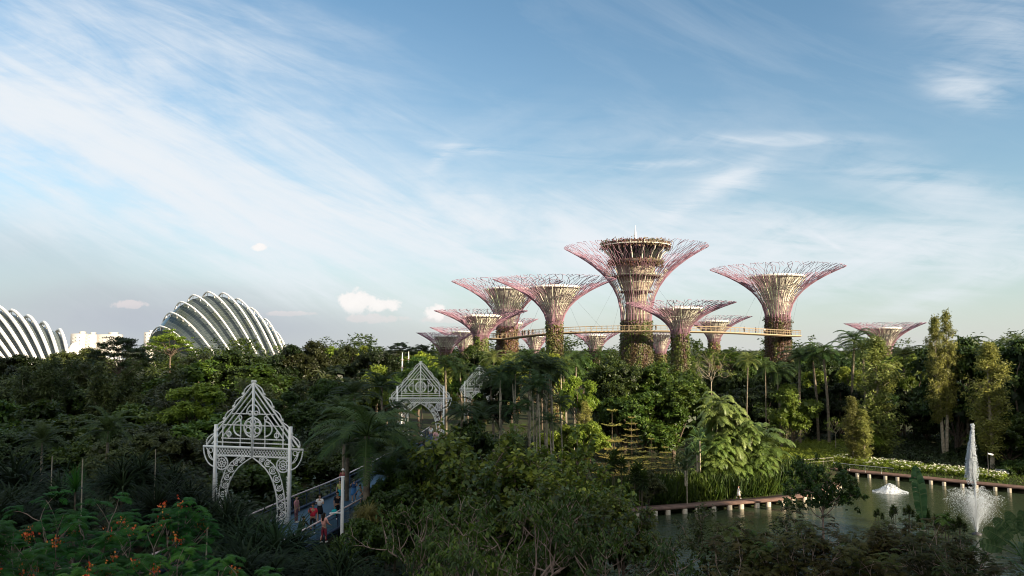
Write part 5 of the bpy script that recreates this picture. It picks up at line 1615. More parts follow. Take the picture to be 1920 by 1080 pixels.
def k_flame(seed, h=9.0, w=12.0, mat='flame', n_up=10, flowers=True, flen=0.62, nfr=5, depth=3, thin=1.0, name='flame_tree'):
    rng = np.random.default_rng(seed)
    cr, tr, fl = MB(), MB(), MB(); tips = []
    tr.tube([(0, 0, 0), (0.1, 0, h * 0.3), (0, 0, h * 0.45)], [0.28, 0.22, 0.18], 8)
    for i in range(n_up):
        a = 2.4 * i; tilt = 0.5 + 0.75 * math.sqrt((i + 0.5) / n_up)
        branchwork(rng, tr, tips, (0, 0, h * rng.uniform(0.32, 0.46)), (math.cos(a) * math.sin(tilt), math.sin(a) * math.sin(tilt), math.cos(tilt)), w * 0.22, 0.09, depth, 0.5, 0.1, (2, 3), 0.7)
    for p, d in tips:
        base_t = np.clip(0.45 + rng.normal(0, 0.16), 0, 1)
        for j in range(nfr):
            compound(rng, cr, p + rng.normal(0, 0.12, 3), rng.uniform(0, 2 * PI), rng.uniform(0.05, 0.6), flen * rng.uniform(0.7, 1.25), base_t, 9, flen * 0.42)
    if flowers:
        top = sorted(tips, key=lambda t: -t[0][2])[: len(tips) // 2]
        for k in range(15):
            p, d = top[rng.integers(len(top))]
            m = 26
            c = p + np.array((0, 0, 0.22)) + rng.normal(0, 0.14, (m, 3)) * np.array((1, 1, 0.9))
            leaves(fl, c, rng.normal(0, 1, (m, 3)), rng.normal(0, 1, (m, 3)), 0.11, 0.09, rng.random(m))
    allp = np.concatenate(cr.v)
    parts = {'trunk': tr.mesh('trunk', M_REDBARK, True), 'crown': cr.mesh('crown', LM[mat])}
    if flowers: parts['blossom'] = fl.mesh('blossom', LM['red'])
    return Kind(name, 'tree', float(np.percentile(allp[:, 2], 99.7)), float(np.percentile(np.abs(allp[:, :2]), 97) * 2), parts)

def k_blades(seed, h=8.0, heads=7, blades=90, bl=2.4, bw=0.075, mat='blade', name='screw_pine', trunkh=0.7, spread=1.6, stiff=0.0):
    rng = np.random.default_rng(seed)
    cr, tr = MB(), MB()
    for k in range(heads):
        a = 2.4 * k; q = spread * math.sqrt(k / max(1, heads - 1))
        c = np.array((q * math.cos(a), q * math.sin(a), h * trunkh * rng.uniform(0.86, 1.08)))
        limb(tr, (0, 0, h * trunkh * 0.3 * (k > 0)), tuple(c), 0.13, 0.08, rng, 0.08)
        for j in range(blades):
            az = rng.uniform(0, 2 * PI); el = 1.45 - 1.5 * (j / blades) ** 0.9 + rng.normal(0, 0.1)
            ln = bl * rng.uniform(0.7, 1.15); n = 6
            s = np.linspace(0, 1, n); e = el - (1.9 - stiff) * s ** 1.5 * rng.uniform(0.7, 1.2)
            hh = np.concatenate([[0], np.cumsum(np.cos(e[:-1]))]) * ln / (n - 1); zz = np.concatenate([[0], np.cumsum(np.sin(e[:-1]))]) * ln / (n - 1)
            p = np.stack([c[0] + hh * math.cos(az), c[1] + hh * math.sin(az), c[2] + zz + rng.uniform(-0.3, 0.1)], -1)
            w = bw * np.array((0.7, 1, 1, 0.85, 0.55, 0.08))[:, None] * np.array((-math.sin(az), math.cos(az), 0))
            v = np.concatenate([p - w / 2, p + w / 2]); f = [(i, i + 1, n + i + 1, n + i) for i in range(n - 1)]
            cr.add(v, f, float(np.clip(0.4 + rng.normal(0, 0.2), 0, 1)))
    allp = np.concatenate(cr.v)
    return Kind(name, 'plant', float(allp[:, 2].max()), float(np.percentile(np.abs(allp[:, :2]), 96) * 2), {'trunk': tr.mesh('trunk', M_BARK, True), 'crown': cr.mesh('crown', LM[mat])})

def paddle(rng, mb, stem, base, az, el, petiole, length, width, tint, sag=0.7, torn=0.25, face_tilt=0.0, inplane=False):
    """one banana-like leaf: petiole, stout midrib, blade of side strips with tears"""
    n = 26
    s = np.linspace(0, 1, n)
    e = el - sag * s ** 1.4
    hh = np.concatenate([[0], np.cumsum(np.cos(e[:-1]))]) * length / (n - 1); zz = np.concatenate([[0], np.cumsum(np.sin(e[:-1]))]) * length / (n - 1)
    b = np.array(base, float); dirp = np.array((math.cos(az) * math.cos(el), math.sin(az) * math.cos(el), math.sin(el)))
    c = b + dirp * petiole
    p = np.stack([c[0] + hh * math.cos(az), c[1] + hh * math.sin(az), c[2] + zz], -1)
    stem.tube(np.vstack([b[None], p]), np.concatenate([[0.06], np.linspace(0.045, 0.01, n)]), 6, False, 0.9)
    S0 = np.array((-math.sin(az), math.cos(az), 0.0))
    T = unit(np.gradient(p, axis=0)); U = unit(np.cross(T, S0)); U *= np.sign(U[:, 2:3] + 1e-9)
    S_ = np.repeat(S0[None], n, 0)
    if inplane: S_, U = U, -S_
    prof = np.sin(PI * np.clip(s * 0.93 + 0.05, 0, 1)) ** 0.5 * width / 2
    for sg in (-1, 1):
        dr = 0.0
        for i in range(n - 1):
            if rng.random() < torn: dr = rng.uniform(-0.1, 0.65)
            dd = S_[i] * sg * math.cos(face_tilt + dr) + U[i] * (0.28 - dr) * 1.0 + T[i] * 0.25
            dd = unit(dd)
            g = rng.uniform(0.05, 0.3) if rng.random() < torn else 0.0
            a, q = p[i], p[i + 1]
            v = np.array([a, q + (a - q) * g, q + (a - q) * g + dd * prof[min(i + 1, n - 1)] * 0.55 + U[i] * 0.02, a + dd * prof[i] * 0.55 + U[i] * 0.02,
                          q + (a - q) * g + dd * prof[min(i + 1, n - 1)] - np.array((0, 0, 0.07)) * width, a + dd * prof[i] - np.array((0, 0, 0.07)) * width])
            mb.add(v, [(0, 1, 2, 3), (3, 2, 4, 5)], float(np.clip(tint + rng.normal(0, 0.17), 0, 1)))

def k_banana(seed, h=7.0, n=9, L=2.0, wd=0.6, fan=False, el=(0.5, 1.4), name='banana_plant', sag=0.8, pet=0.9, mat='banana', stems=1, spread=0.8, torn=0.25):
    rng = np.random.default_rng(seed)
    cr, tr = MB(), MB()
    for k in range(stems):
        a0 = rng.uniform(0, 6.28); q = 0 if stems == 1 else spread * rng.uniform(0.3, 1)
        bx, by = q * math.cos(a0), q * math.sin(a0); th = (h - L * 0.8) * (1 if k == 0 else rng.uniform(0.55, 0.95))
        tr.tube([(bx, by, 0), (bx, by, th)], [0.16, 0.11], 8)
        for i in range(n):
            u = i / max(1, n - 1)
            if fan: az = 0.0 if u > 0.5 else PI; e = PI / 2 - abs(u - 0.5) * 2 * (PI / 2 - el[0])
            else: az = 2.4 * i + rng.normal(0, 0.2); e = el[1] - (el[1] - el[0]) * u
            paddle(rng, cr, cr, (bx, by, th), az, e, pet * rng.uniform(0.85, 1.1), L * rng.uniform(0.85, 1.1), wd, 0.45 + rng.normal(0, 0.12), sag, torn, 0.0, fan)
    allp = np.concatenate(cr.v)
    return Kind(name, 'plant', float(allp[:, 2].max()), float(np.abs(allp[:, :2]).max() * 2), {'trunk': tr.mesh('trunk', M_PALEBARK, True), 'crown': cr.mesh('crown', LM[mat])})

def k_rosette(seed, h=6.0, heads=4, L=0.55, wd=0.14, mat='dark', n=46, name='cordyline', spread=0.8):
    rng = np.random.default_rng(seed)
    cr, tr = MB(), MB()
    for k in range(heads):
        a = 2.4 * k; q = spread * math.sqrt(k / max(1, heads - 1)) if heads > 1 else 0
        th = h * (1 - 0.14 * k / max(1, heads)) - L
        c = np.array((q * math.cos(a), q * math.sin(a), th))
        tr.tube([(c[0] * 0.2, c[1] * 0.2, 0), (c[0] * 0.8, c[1] * 0.8, th * 0.6), c + np.array((0, 0, L * 0.8))], [0.06, 0.045, 0.03], 5)
        j = np.arange(n); az = 2.4 * j; e = 1.2 - 1.5 * (j / n); zz = L * (0.9 - 1.5 * j / n)
        d = np.stack([np.cos(az) * np.cos(e), np.sin(az) * np.cos(e), np.sin(e)], -1)
        p = c + np.stack([0 * zz, 0 * zz, zz], -1)
        nr = np.stack([-np.cos(az) * np.sin(e), -np.sin(az) * np.sin(e), np.cos(e)], -1)
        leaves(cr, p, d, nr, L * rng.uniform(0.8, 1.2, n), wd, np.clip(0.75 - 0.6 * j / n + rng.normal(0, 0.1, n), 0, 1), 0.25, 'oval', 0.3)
    allp = np.concatenate(cr.v)
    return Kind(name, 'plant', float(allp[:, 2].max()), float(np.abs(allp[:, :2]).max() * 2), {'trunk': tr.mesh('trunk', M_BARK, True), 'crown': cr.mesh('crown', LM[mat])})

# the prototypes ---------------------------------------------------------------
K = {}
for i in range(5):
    K['dk%d' % i] = k_round(100 + i, 'dark', nl=9 + i, low=0.2)
for i in range(4):
    K['md%d' % i] = k_round(120 + i, 'mid', nl=9 + i, low=0.2, L=0.7)
for i in range(2):
    K['br%d' % i] = k_round(140 + i, 'bright', nl=10, low=0.25, ncl=240, per=24, L=0.8)
K['ball'] = k_round(150, 'dark', nl=26, ncl=420, per=34, low=0.12, L=0.5)
for i in range(3):
    K['ol%d' % i] = k_round(160 + i, 'olive', nl=12, low=0.22, L=0.5, per=38)
for i in range(4):
    K['wp%d' % i] = k_wispy(200 + i)
for i in range(2):
    K['col%d' % i] = k_column(220 + i)
K['twin'] = k_column(230, twin=True, w=7.0, bare=0.25)
for i in range(2):
    K['um%d' % i] = k_umbrella(240 + i, 'dark' if i == 0 else 'mid')
K['umb'] = k_umbrella(243, 'bright')
for i in range(3):
    K['pl%d' % i] = k_palm(260 + i, nf=16 + 2 * i)
for i in range(2):
    K['pr%d' % i] = k_palm(270 + i, h=17, fl=3.8, nf=20, tr_r=0.2, hang=0.9, sag=1.9, ll=0.9, lw=0.09)
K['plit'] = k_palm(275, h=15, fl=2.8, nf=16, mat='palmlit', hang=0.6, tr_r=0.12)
for i in range(2):
    K['pa%d' % i] = k_palm(280 + i, h=8, fl=3.6, nf=20, tr_r=0.15, sag=1.5, hang=0.45, ll=0.7, lw=0.07, nl=34, low=0.0)
K['pn'] = k_palm(290, h=10, fl=3.9, nf=17, tr_r=0.2, sag=1.75, hang=0.9, ll=0.85, lw=0.06, nl=52, low=-0.15)
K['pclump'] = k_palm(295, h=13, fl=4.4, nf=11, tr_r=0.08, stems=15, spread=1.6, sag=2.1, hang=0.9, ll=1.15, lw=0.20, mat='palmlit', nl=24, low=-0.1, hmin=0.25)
K['slim'] = k_palm(297, trunkmat=M_PALEBARK, h=17, fl=2.6, nf=13, tr_r=0.085, stems=4, spread=1.2, sag=1.7, hang=0.8, ll=0.7, lw=0.08, nl=22)
for i in range(2):
    K['tier%d' % i] = k_tier(300 + i, tiers=6 - 2 * i)
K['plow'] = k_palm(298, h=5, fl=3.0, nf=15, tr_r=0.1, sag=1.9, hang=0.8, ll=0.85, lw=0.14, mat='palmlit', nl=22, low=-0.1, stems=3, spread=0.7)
K['mb'] = k_round(320, 'mid', h=20, w=17, nl=20, ncl=620, per=34, low=0.03, L=0.6)
K['mb1'] = k_round(321, 'mid', h=20, w=15, nl=18, ncl=520, per=34, low=0.03, L=0.6)
K['db'] = k_round(322, 'dark', h=18, w=14, nl=16, ncl=420, per=30, low=0.03, L=0.65)
K['bush'] = k_round(323, 'bright', h=6, w=7, nl=9, ncl=260, per=26, low=0.02, L=0.42, name='shrub', cat='shrub')
K['dbush'] = k_round(324, 'mid', h=6, w=7, nl=9, ncl=260, per=26, low=0.02, L=0.42, name='shrub', cat='shrub')
K['obush'] = k_round(325, 'olive', h=5, w=6, nl=9, ncl=240, per=28, low=0.02, L=0.34, name='shrub', cat='shrub')
for i in range(3):
    K['bl%d' % i] = k_bigleaf(330 + i, L=0.46, per=15)
K['bldk'] = k_bigleaf(335, mat='mid', L=0.32, per=44, h=12, w=8, spread=0.5)
for i in range(2):
    K['bn%d' % i] = k_bigleaf(340 + i, core=False, mat='mid', L=0.32, per=11, wd=0.36, hang=0.6, depth=5, n_up=7, h=10, w=11, spread=0.62, trunkmat=M_REDBARK, name='branching_tree')
K['bo'] = k_bigleaf(345, mat='olive', L=0.24, per=15, wd=0.42, depth=5, n_up=7, h=9, w=10, name='branching_tree')
K['sparse'] = k_bigleaf(347, mat='bright', L=0.42, per=6, depth=4, n_up=7, h=17, w=8, trunkmat=M_PALEBARK, length=3.2, name='thin_tree', core=False)
for i in range(2):
    K['fl%d' % i] = k_flame(350 + i, nfr=6)
K['flb'] = k_flame(355, mat='brown', flowers=False, flen=0.55, nfr=8, name='ferny_tree')
K['flb1'] = k_flame(356, mat='brown', flowers=False, flen=0.5, nfr=8, w=14, name='ferny_tree')
for i in range(2):
    K['bd%d' % i] = k_blades(360 + i, heads=8, blades=110, bl=2.2, bw=0.07)
K['fan'] = k_blades(365, h=6, heads=1, blades=150, bl=2.4, bw=0.08, mat='flame', stiff=1.1, name='upright_palm', trunkh=0.5)
K['tuft'] = k_blades(366, h=3, heads=5, blades=130, bl=1.3, bw=0.03, mat='gold', name='grassy_plant', trunkh=0.7, spread=0.5)
K['droop'] = k_blades(367, h=5, heads=4, blades=130, bl=2.2, bw=0.07, mat='bright', name='drooping_plant', trunkh=0.75, spread=0.7)
K['ba0'] = k_banana(370, h=7, n=8, L=1.8, wd=0.62, stems=3, spread=1.0)
K['ba1'] = k_banana(371, h=8, n=1, L=1.9, wd=0.75, el=(1.5, 1.5), sag=0.25, pet=0.4, torn=0.12, name='banana_plant')
K['trav'] = k_banana(372, h=9, n=9, L=1.9, wd=0.95, fan=True, el=(0.3, 1.4), sag=0.35, pet=1.6, torn=0.5, name='travellers_palm')
K['ba2'] = k_banana(373, h=6, n=6, L=1.4, wd=0.5, el=(0.2, 1.2), sag=0.9)
for i in range(3):
    K['ro%d' % i] = k_rosette(380 + i, heads=3 + i, L=0.5, wd=0.13)
K['ros'] = k_rosette(385, h=9, heads=4, L=0.9, wd=0.2, spread=1.2, name='dracaena')

rngp = random.Random(5)
_used = set()
def plant(kind, px, top, D, wpx=None, label='', rz=None, group=None, tone=None, zb=None, hs=None):
    k = K[kind]
    x = pxx(px, D)
    z0 = gz(x, D) - 0.15 if zb is None else zb
    H = max(1.2, P(px, top, D).z - z0)
    sz = H / k.h
    sx = wpx / FPX * D / k.w if wpx else sz
    sc = min(max(sz, sx * 0.82), sx * 1.22)          # keep the plant's own proportions ...
    dz = H - k.h * sc
    t = thing(k.name, label, k.cat, (x, D, z0), rngp.uniform(0, 2 * PI) if rz is None else rz, group)
    tn = rngp.uniform(-0.8, 0.8) if tone is None else tone
    for pn, me in k.parts.items():
        o = link(pn, me, t)
        o.scale = (sx, sx, sc); o.location = (0, 0, dz)
        o['tone'] = tn
    if dz > 0.3:                                      # ... and let the stem make up a greater height
        o = link('lower_trunk', STEM[k.parts['trunk'].materials[0].name], t)
        r = max(0.06, sx * k.w * 0.02)
        o.scale = (r, r, dz + 0.4)
    return t
STEM = {}
for m_ in (M_BARK, M_PALEBARK, M_PALMBARK, M_REDBARK):
    mb = MB(); mb.tube([(0, 0, -0.05), (0.05, 0, 0.5), (0, 0, 1.0)], [1.25, 1.05, 1.0], 8); STEM[m_.name] = mb.mesh('lower_trunk', m_, True)

# ---- rows of filler trees, each known by its place in its row
ORD = ['first', 'second', 'third', 'fourth', 'fifth', 'sixth', 'seventh', 'eighth', 'ninth', 'tenth', 'eleventh', 'twelfth', 'thirteenth', 'fourteenth', 'fifteenth', 'sixteenth', 'seventeenth', 'eighteenth', 'nineteenth', 'twentieth',
       'twenty-first', 'twenty-second', 'twenty-third', 'twenty-fourth', 'twenty-fifth', 'twenty-sixth', 'twenty-seventh', 'twenty-eighth']
LOOK = {'d': 'dark round tree', 'm': 'mid green tree', 'w': 'greyish feathery tree', 'o': 'dull olive tree', 'p': 'dark feather palm', 'b': 'bright yellowish tree', 'u': 'spreading tree'}
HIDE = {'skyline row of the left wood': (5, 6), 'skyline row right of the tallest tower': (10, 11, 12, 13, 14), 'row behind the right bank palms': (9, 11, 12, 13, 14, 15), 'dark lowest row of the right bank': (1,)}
_rownames = {}
def row(where, group, D, x0, x1, step, top, kinds, wk=1.3, jit=15, skip=(), tone=None):
    n = m = 0; px = x0
    while px < x1:
        p = px + rngp.uniform(-0.25, 0.25) * step
        px += step
        if any(a < p < b for a, b in skip): continue
        kd = rngp.choice(kinds); m += 1
        tj, dj, wj, rz, tn = rngp.uniform(-jit, jit), rngp.uniform(0.97, 1.03), rngp.uniform(0.9, 1.3), rngp.uniform(0, 2 * PI), rngp.uniform(-0.8, 0.8)
        if m in HIDE.get(where, ()): continue             # wholly behind nearer trees
        n += 1
        t = plant(kd, p, top + tj, D * dj, step * wk * wj if kd[0] != 'p' else None,
              '%s, %s from the left in the %s' % (LOOK[kd[0]], ORD[n - 1], where), rz=rz, group=group, tone=tn if tone is None else tone)
        _rownames[t.name] = (where, m)
GL = 'trees of the shaded wood left of the arches'
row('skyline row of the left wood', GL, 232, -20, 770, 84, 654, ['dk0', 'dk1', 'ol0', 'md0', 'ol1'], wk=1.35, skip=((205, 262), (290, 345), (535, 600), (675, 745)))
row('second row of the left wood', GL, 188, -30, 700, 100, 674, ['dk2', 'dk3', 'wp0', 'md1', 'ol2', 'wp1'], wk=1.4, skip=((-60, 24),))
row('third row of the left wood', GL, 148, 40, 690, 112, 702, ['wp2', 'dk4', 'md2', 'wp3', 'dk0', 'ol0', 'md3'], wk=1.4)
row('row level with the large arch gable', GL, 116, 20, 640, 118, 738, ['md0', 'dk3', 'md1', 'wp1', 'ol2'], wk=1.4)
row('row just behind the large arch', GL, 94, 40, 620, 118, 776, ['md2', 'dk4', 'pa0', 'md3', 'ol0'], wk=1.35)
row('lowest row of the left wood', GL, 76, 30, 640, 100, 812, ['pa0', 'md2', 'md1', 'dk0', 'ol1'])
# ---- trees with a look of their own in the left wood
plant('um0', 228, 627, 172, 118, 'dark layered tree with flat crown between the two domes', tone=-0.3)
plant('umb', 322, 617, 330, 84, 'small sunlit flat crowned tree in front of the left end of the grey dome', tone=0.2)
plant('dk1', 455, 648, 188, 135, 'broad dark tree below the right foot of the grey dome', tone=-0.5)
plant('ol1', 573, 632, 205, 108, 'tall rounded olive tree on the skyline just right of the grey dome', tone=-0.1)
plant('dk3', 541, 640, 200, 70, 'dark tree touching the right foot of the grey dome', tone=-0.4)
plant('ball', 708, 646, 186, 86, 'dark ball shaped tree left of the two slim pylons', tone=-0.6)
plant('ol0', 652, 643, 222, 46, 'small dark round tree on the skyline left of the ball shaped tree', tone=-0.2)
plant('br0', 674, 645, 262, 44, 'pale sunlit tree peeping out behind the ball shaped tree', tone=0.1)
plant('br1', 628, 648, 262, 36, 'sunlit yellowish tree between the rounded olive tree and the small dark one', tone=0.1)
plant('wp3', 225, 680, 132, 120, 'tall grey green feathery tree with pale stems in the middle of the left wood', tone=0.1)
plant('wp1', 92, 668, 138, 120, 'tall feathery tree with a bare pinkish trunk by the left border', tone=0.0)
plant('br1', 365, 716, 112, 112, 'yellow green tree brighter than its neighbours, left of the large arch', tone=-0.35)
plant('md3', 625, 700, 130, 86, 'glossy green tree in the shade between the first two arches', tone=-0.1)
plant('md0', 548, 728, 105, 100, 'green tree rising right behind the gable of the large arch', tone=-0.3)
# ---- middle ground
GM = 'trees behind the second arch'
row('sunlit row behind the second arch', GM, 190, 745, 1120, 44, 656, ['md0', 'br0', 'md2', 'br1', 'dk1'])
row('row above the second arch gable', GM, 158, 735, 1110, 50, 672, ['md1', 'md3', 'pr0', 'br0', 'pr1'], skip=((747, 775),))
plant('um0', 750, 640, 215, 54, 'dark open tree with level branches above the slim pylons', tone=-0.5)
plant('um0', 792, 644, 222, 60, 'dark flat tree below the leftmost tree tower', tone=-0.4)
for i, (px, top, D, w, lab) in enumerate(((720, 705, 112, None, 'dark arching palm up and left of the second arch'), (868, 684, 152, None, 'dark palm with hanging fronds between the second and third arch'),
        (838, 668, 150, None, 'palm with a drooping crown above and between the two far arches'), (902, 762, 106, None, 'dark palm covering the foot of the third arch'), (790, 752, 113, None, 'dark palm seen through the opening of the second arch'),
        (926, 692, 116, None, 'dark palm in front of the right half of the third arch'), (668, 722, 92, None, 'dull blue green palm above the boardwalk, left of the second arch'), (742, 752, 84, None, 'palm beside the left post of the second arch'),
        (862, 758, 84, None, 'low palm right of the right post of the second arch'))):
    plant('pr%d' % (i % 2) if i % 3 else 'pa%d' % (i % 2), px, top, D, w, lab, tone=-0.35, group='palms round the arches')
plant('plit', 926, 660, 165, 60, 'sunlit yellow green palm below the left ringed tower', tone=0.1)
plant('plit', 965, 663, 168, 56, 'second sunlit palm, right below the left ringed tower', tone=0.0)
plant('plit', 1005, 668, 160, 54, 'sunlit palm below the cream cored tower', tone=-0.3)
plant('pn', 692, 772, 51, None, 'big palm with long arching fronds leaning over the boardwalk', tone=0.5)
plant('pn', 655, 800, 57, None, 'palm with arching fronds over the left rail of the boardwalk', tone=0.2)
plant('pn', 738, 812, 56, None, 'palm with arching fronds over the right rail of the boardwalk', tone=0.1)
plant('slim', 945, 700, 110, None, 'slim dark palms right of the farthest arch', tone=-0.3)
plant('db', 938, 694, 117, 72, 'dark tree hiding the right half of the farthest arch', tone=-0.4)
plant('pa0', 648, 752, 72, 130, 'palm with upright young leaf left of the second arch', tone=-0.2)
plant('pa1', 700, 785, 70, 130, 'palm with spread silvery fronds just left of the second arch', tone=0.0)
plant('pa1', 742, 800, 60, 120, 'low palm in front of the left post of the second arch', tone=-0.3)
plant('pa0', 765, 838, 57, 150, 'low palm hiding the boardwalk below the second arch', tone=-0.1)
plant('pa1', 730, 858, 53, 150, 'low palm right of the big palm beside the boardwalk', tone=-0.2)
plant('dbush', 800, 850, 66, 110, 'dark leafy bush below the people under the second arch', tone=-0.4)
plant('dbush', 850, 835, 72, 110, 'dark leafy bush right of the people under the second arch', tone=-0.3)
plant('dbush', 878, 786, 84, 100, 'dark leafy bush at the far end of the boardwalk', tone=-0.3)
plant('md1', 760, 698, 150, 64, 'green tree hiding the feet of the slim pylons', tone=-0.2)
plant('dbush', 490, 868, 64, 150, 'dark bush seen through the opening of the large arch', tone=-0.5)
plant('dbush', 440, 880, 62, 120, 'dark bush behind the left leg of the large arch', tone=-0.3)
plant('dbush', 760, 866, 53, 120, 'dark bush beside the right rail under the arching palms', tone=-0.5)
plant('dbush', 745, 905, 48, 130, 'dark bush right of the white post along the boardwalk', tone=-0.5)
plant('dbush', 690, 968, 43, 110, 'dark bush under the pale grassy tuft', tone=-0.5)
plant('pa0', 812, 842, 56, 110, 'low dark palm below the crowd under the second arch', tone=-0.4)
GS = 'slim palms with bare trunks in the centre'
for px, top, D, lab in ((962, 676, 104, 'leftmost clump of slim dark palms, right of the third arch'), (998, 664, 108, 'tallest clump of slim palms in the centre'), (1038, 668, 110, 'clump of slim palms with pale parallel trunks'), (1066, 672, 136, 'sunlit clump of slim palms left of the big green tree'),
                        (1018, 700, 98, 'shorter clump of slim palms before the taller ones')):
    plant('slim', px, top, D, None, lab, group=GS, tone=-0.2 if px < 1050 else 0.5)  # sunlit clump gets a lighter leaf tone, the shaded ones a darker
plant('br0', 1082, 700, 128, 70, 'sunlit tree between the slim palms and the big green tree', tone=-0.2)
plant('mb', 1168, 650, 146, 140, 'left half of the pair of big dense green trees before the tallest tower', tone=0.0)
plant('mb1', 1258, 662, 142, 130, 'right one of the two big dense green trees, with the leafy tower rising behind it', tone=0.05)
plant('mb1', 1205, 705, 139, 150, 'dense green tree filling the front between the two big ones', tone=-0.15)
plant('pl0', 1122, 655, 168, 50, 'palm top peeping over the left shoulder of the big green tree', tone=0.1)
plant('col0', 1095, 755, 123, 32, 'small golden cone of a tree left of the tiered saplings', tone=0.7)
plant('bush', 1105, 788, 122, 72, 'light green rounded bush below the golden cone', tone=0.1)
plant('bush', 1068, 796, 123, 56, 'light green bush in front of the pale palm trunks', tone=-0.2)
plant('bush', 1032, 806, 124, 60, 'light green bush left of the other two bright bushes', tone=-0.4)
for px, top, D, w, ki, lab in ((1182, 782, 121, 46, 0, 'slender golden sapling with seven level tiers'), (1146, 768, 122, 66, 1, 'brownish tiered sapling with upswept arms'), (1218, 822, 119, 40, 1, 'little tiered sapling with two arms, right of the slender one'),
                               (1202, 846, 117, 62, 0, 'low golden tiered tree below the saplings'), (1245, 838, 117, 50, 0, 'pale tiered tree at the right edge of the saplings'), (1150, 826, 118, 90, 0, 'wide golden tiered tree at the left of the saplings'),
                               (1176, 858, 116, 100, 1, 'lowest wide spread of golden tiers above the broad leaved trees')):
    plant('tier%d' % ki, px, top, D, w, lab, group='tiered golden trees', tone=0.1)
plant('obush', 1212, 882, 97, 60, 'brownish bush on the bank left of the reeds', tone=0.2)
plant('ros', 1195, 862, 84, 60, 'dark spiky rosette before the golden tiers', tone=-0.2)
plant('ros', 1150, 838, 80, 50, 'dark spiky rosette left of the other one', tone=-0.2)
# palm clump and what stands round it
plant('pclump', 1356, 738, 117, 128, 'big sunlit clump of palms with broad drooping fronds by the lake', tone=0.45)  # tone raised to make the fronds look more sunlit
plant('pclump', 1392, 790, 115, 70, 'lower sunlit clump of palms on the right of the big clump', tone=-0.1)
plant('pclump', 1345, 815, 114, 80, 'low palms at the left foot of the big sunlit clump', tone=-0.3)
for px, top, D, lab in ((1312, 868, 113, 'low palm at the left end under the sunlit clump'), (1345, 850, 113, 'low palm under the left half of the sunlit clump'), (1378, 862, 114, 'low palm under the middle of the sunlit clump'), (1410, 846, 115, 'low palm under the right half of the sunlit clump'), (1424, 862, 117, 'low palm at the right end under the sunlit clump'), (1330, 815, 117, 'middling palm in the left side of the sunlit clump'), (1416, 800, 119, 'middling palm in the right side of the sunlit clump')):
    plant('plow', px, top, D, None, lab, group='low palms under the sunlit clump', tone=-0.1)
plant('ba0', 1300, 800, 112, 50, 'banana plant with reddish stems left of the sunlit palm clump', tone=0.4)
plant('ba0', 1283, 840, 104, 40, 'small banana plant below the other, above the reeds', tone=0.2)
plant('sparse', 1332, 656, 142, 76, 'thin pale tree with bare twin stems and sparse yellowish leaves', tone=0.3)
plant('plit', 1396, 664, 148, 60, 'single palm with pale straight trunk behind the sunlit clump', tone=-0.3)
plant('pl1', 1432, 676, 150, 52, 'smaller palm right of the one with the pale straight trunk', tone=0.3)
# ---- right bank
GR = 'trees of the right bank'
row('skyline row right of the tallest tower', GR, 225, 1285, 1960, 46, 656, ['md0', 'md2', 'um1', 'br0', 'md1'], jit=7, skip=((1430, 1490),))
row('row behind the right bank palms', GR, 186, 1290, 1980, 48, 676, ['dk0', 'md3', 'dk2', 'md0', 'dk4'])
row('dark lowest row of the right bank', GR, 166, 1300, 2000, 54, 712, ['db'], wk=1.5, tone=-0.5)  # leaf tone lowered to imitate the black shade under the canopies
GP = 'feather palms of the right bank'
for i, (px, top, D, lab) in enumerate(((1494, 655, 160, 'dark palm right of the right ringed tower'), (1528, 652, 164, 'second palm right of the right ringed tower'), (1548, 645, 158, 'palm with a bushy crown midway to the lone tower'),
        (1592, 622, 166, 'tallest palm of the right bank, left of the lone tower'), (1618, 640, 160, 'palm in front of the stem of the lone tower'), (1688, 652, 172, 'palm top right of the columnar tree'),
        (1803, 634, 164, 'reddish leaved palm right of the tall twin column'), (1806, 668, 150, 'palm with long hanging pale fronds right of the twin column'), (1900, 632, 150, 'large palm by the right border'), (1460, 684, 152, 'short palm in front of the right ringed tower'))):
    plant('pr%d' % (i % 2), px, top, D, 92, lab, group=GP, tone=-0.1 + 0.25 * (i % 3))
plant('col0', 1640, 638, 143, 84, 'tall columnar tree lit from the right, below the lone tower', tone=-0.4)
plant('twin', 1763, 588, 146, 62, 'tallest twin columnar tree standing over the right bank', tone=-0.5, rz=0.15)
plant('col1', 1848, 650, 132, 72, 'broad columnar tree behind the water jet', tone=-0.2)
plant('col1', 1592, 748, 138, 40, 'short olive columnar tree left of the tall one', tone=0.0)
plant('col0', 1612, 770, 137, 34, 'second short columnar tree, leaning on the tall one', tone=0.2)
plant('br0', 1482, 714, 150, 84, 'sunlit light leaved tree on the bank right of the palm clump', tone=-0.1)
plant('br1', 1706, 662, 168, 74, 'sunlit pale leaved tree between the two tall columns', tone=-0.1)
plant('br1', 1520, 690, 168, 50, 'small sunlit tree glowing under the dark palms', tone=0.2)
plant('br0', 1590, 684, 172, 46, 'second small sunlit tree glowing under the dark palms', tone=0.0)
plant('sparse', 1560, 782, 150, 40, 'thin sapling with scattered leaves on the bank', tone=0.1)
plant('sparse', 1478, 800, 156, 60, 'low sapling with scattered leaves below the light leaved tree', tone=0.2)
plant('droop', 1626, 806, 141, 40, 'drooping grassy plant at the foot of the tall column', tone=-0.1)
plant('dbush', 1890, 862, 126, 60, 'dark bush with some bright leaves behind the garden lamp', tone=0.1)
plant('dbush', 1880, 770, 138, 120, 'dark undergrowth tree behind the bench', tone=-0.5)
plant('obush', 1448, 880, 118, 80, 'reddish brown bush at the right end of the reeds', tone=0.4)
plant('dbush', 1470, 862, 124, 70, 'green bush between the reeds and the ground cover', tone=0.3)
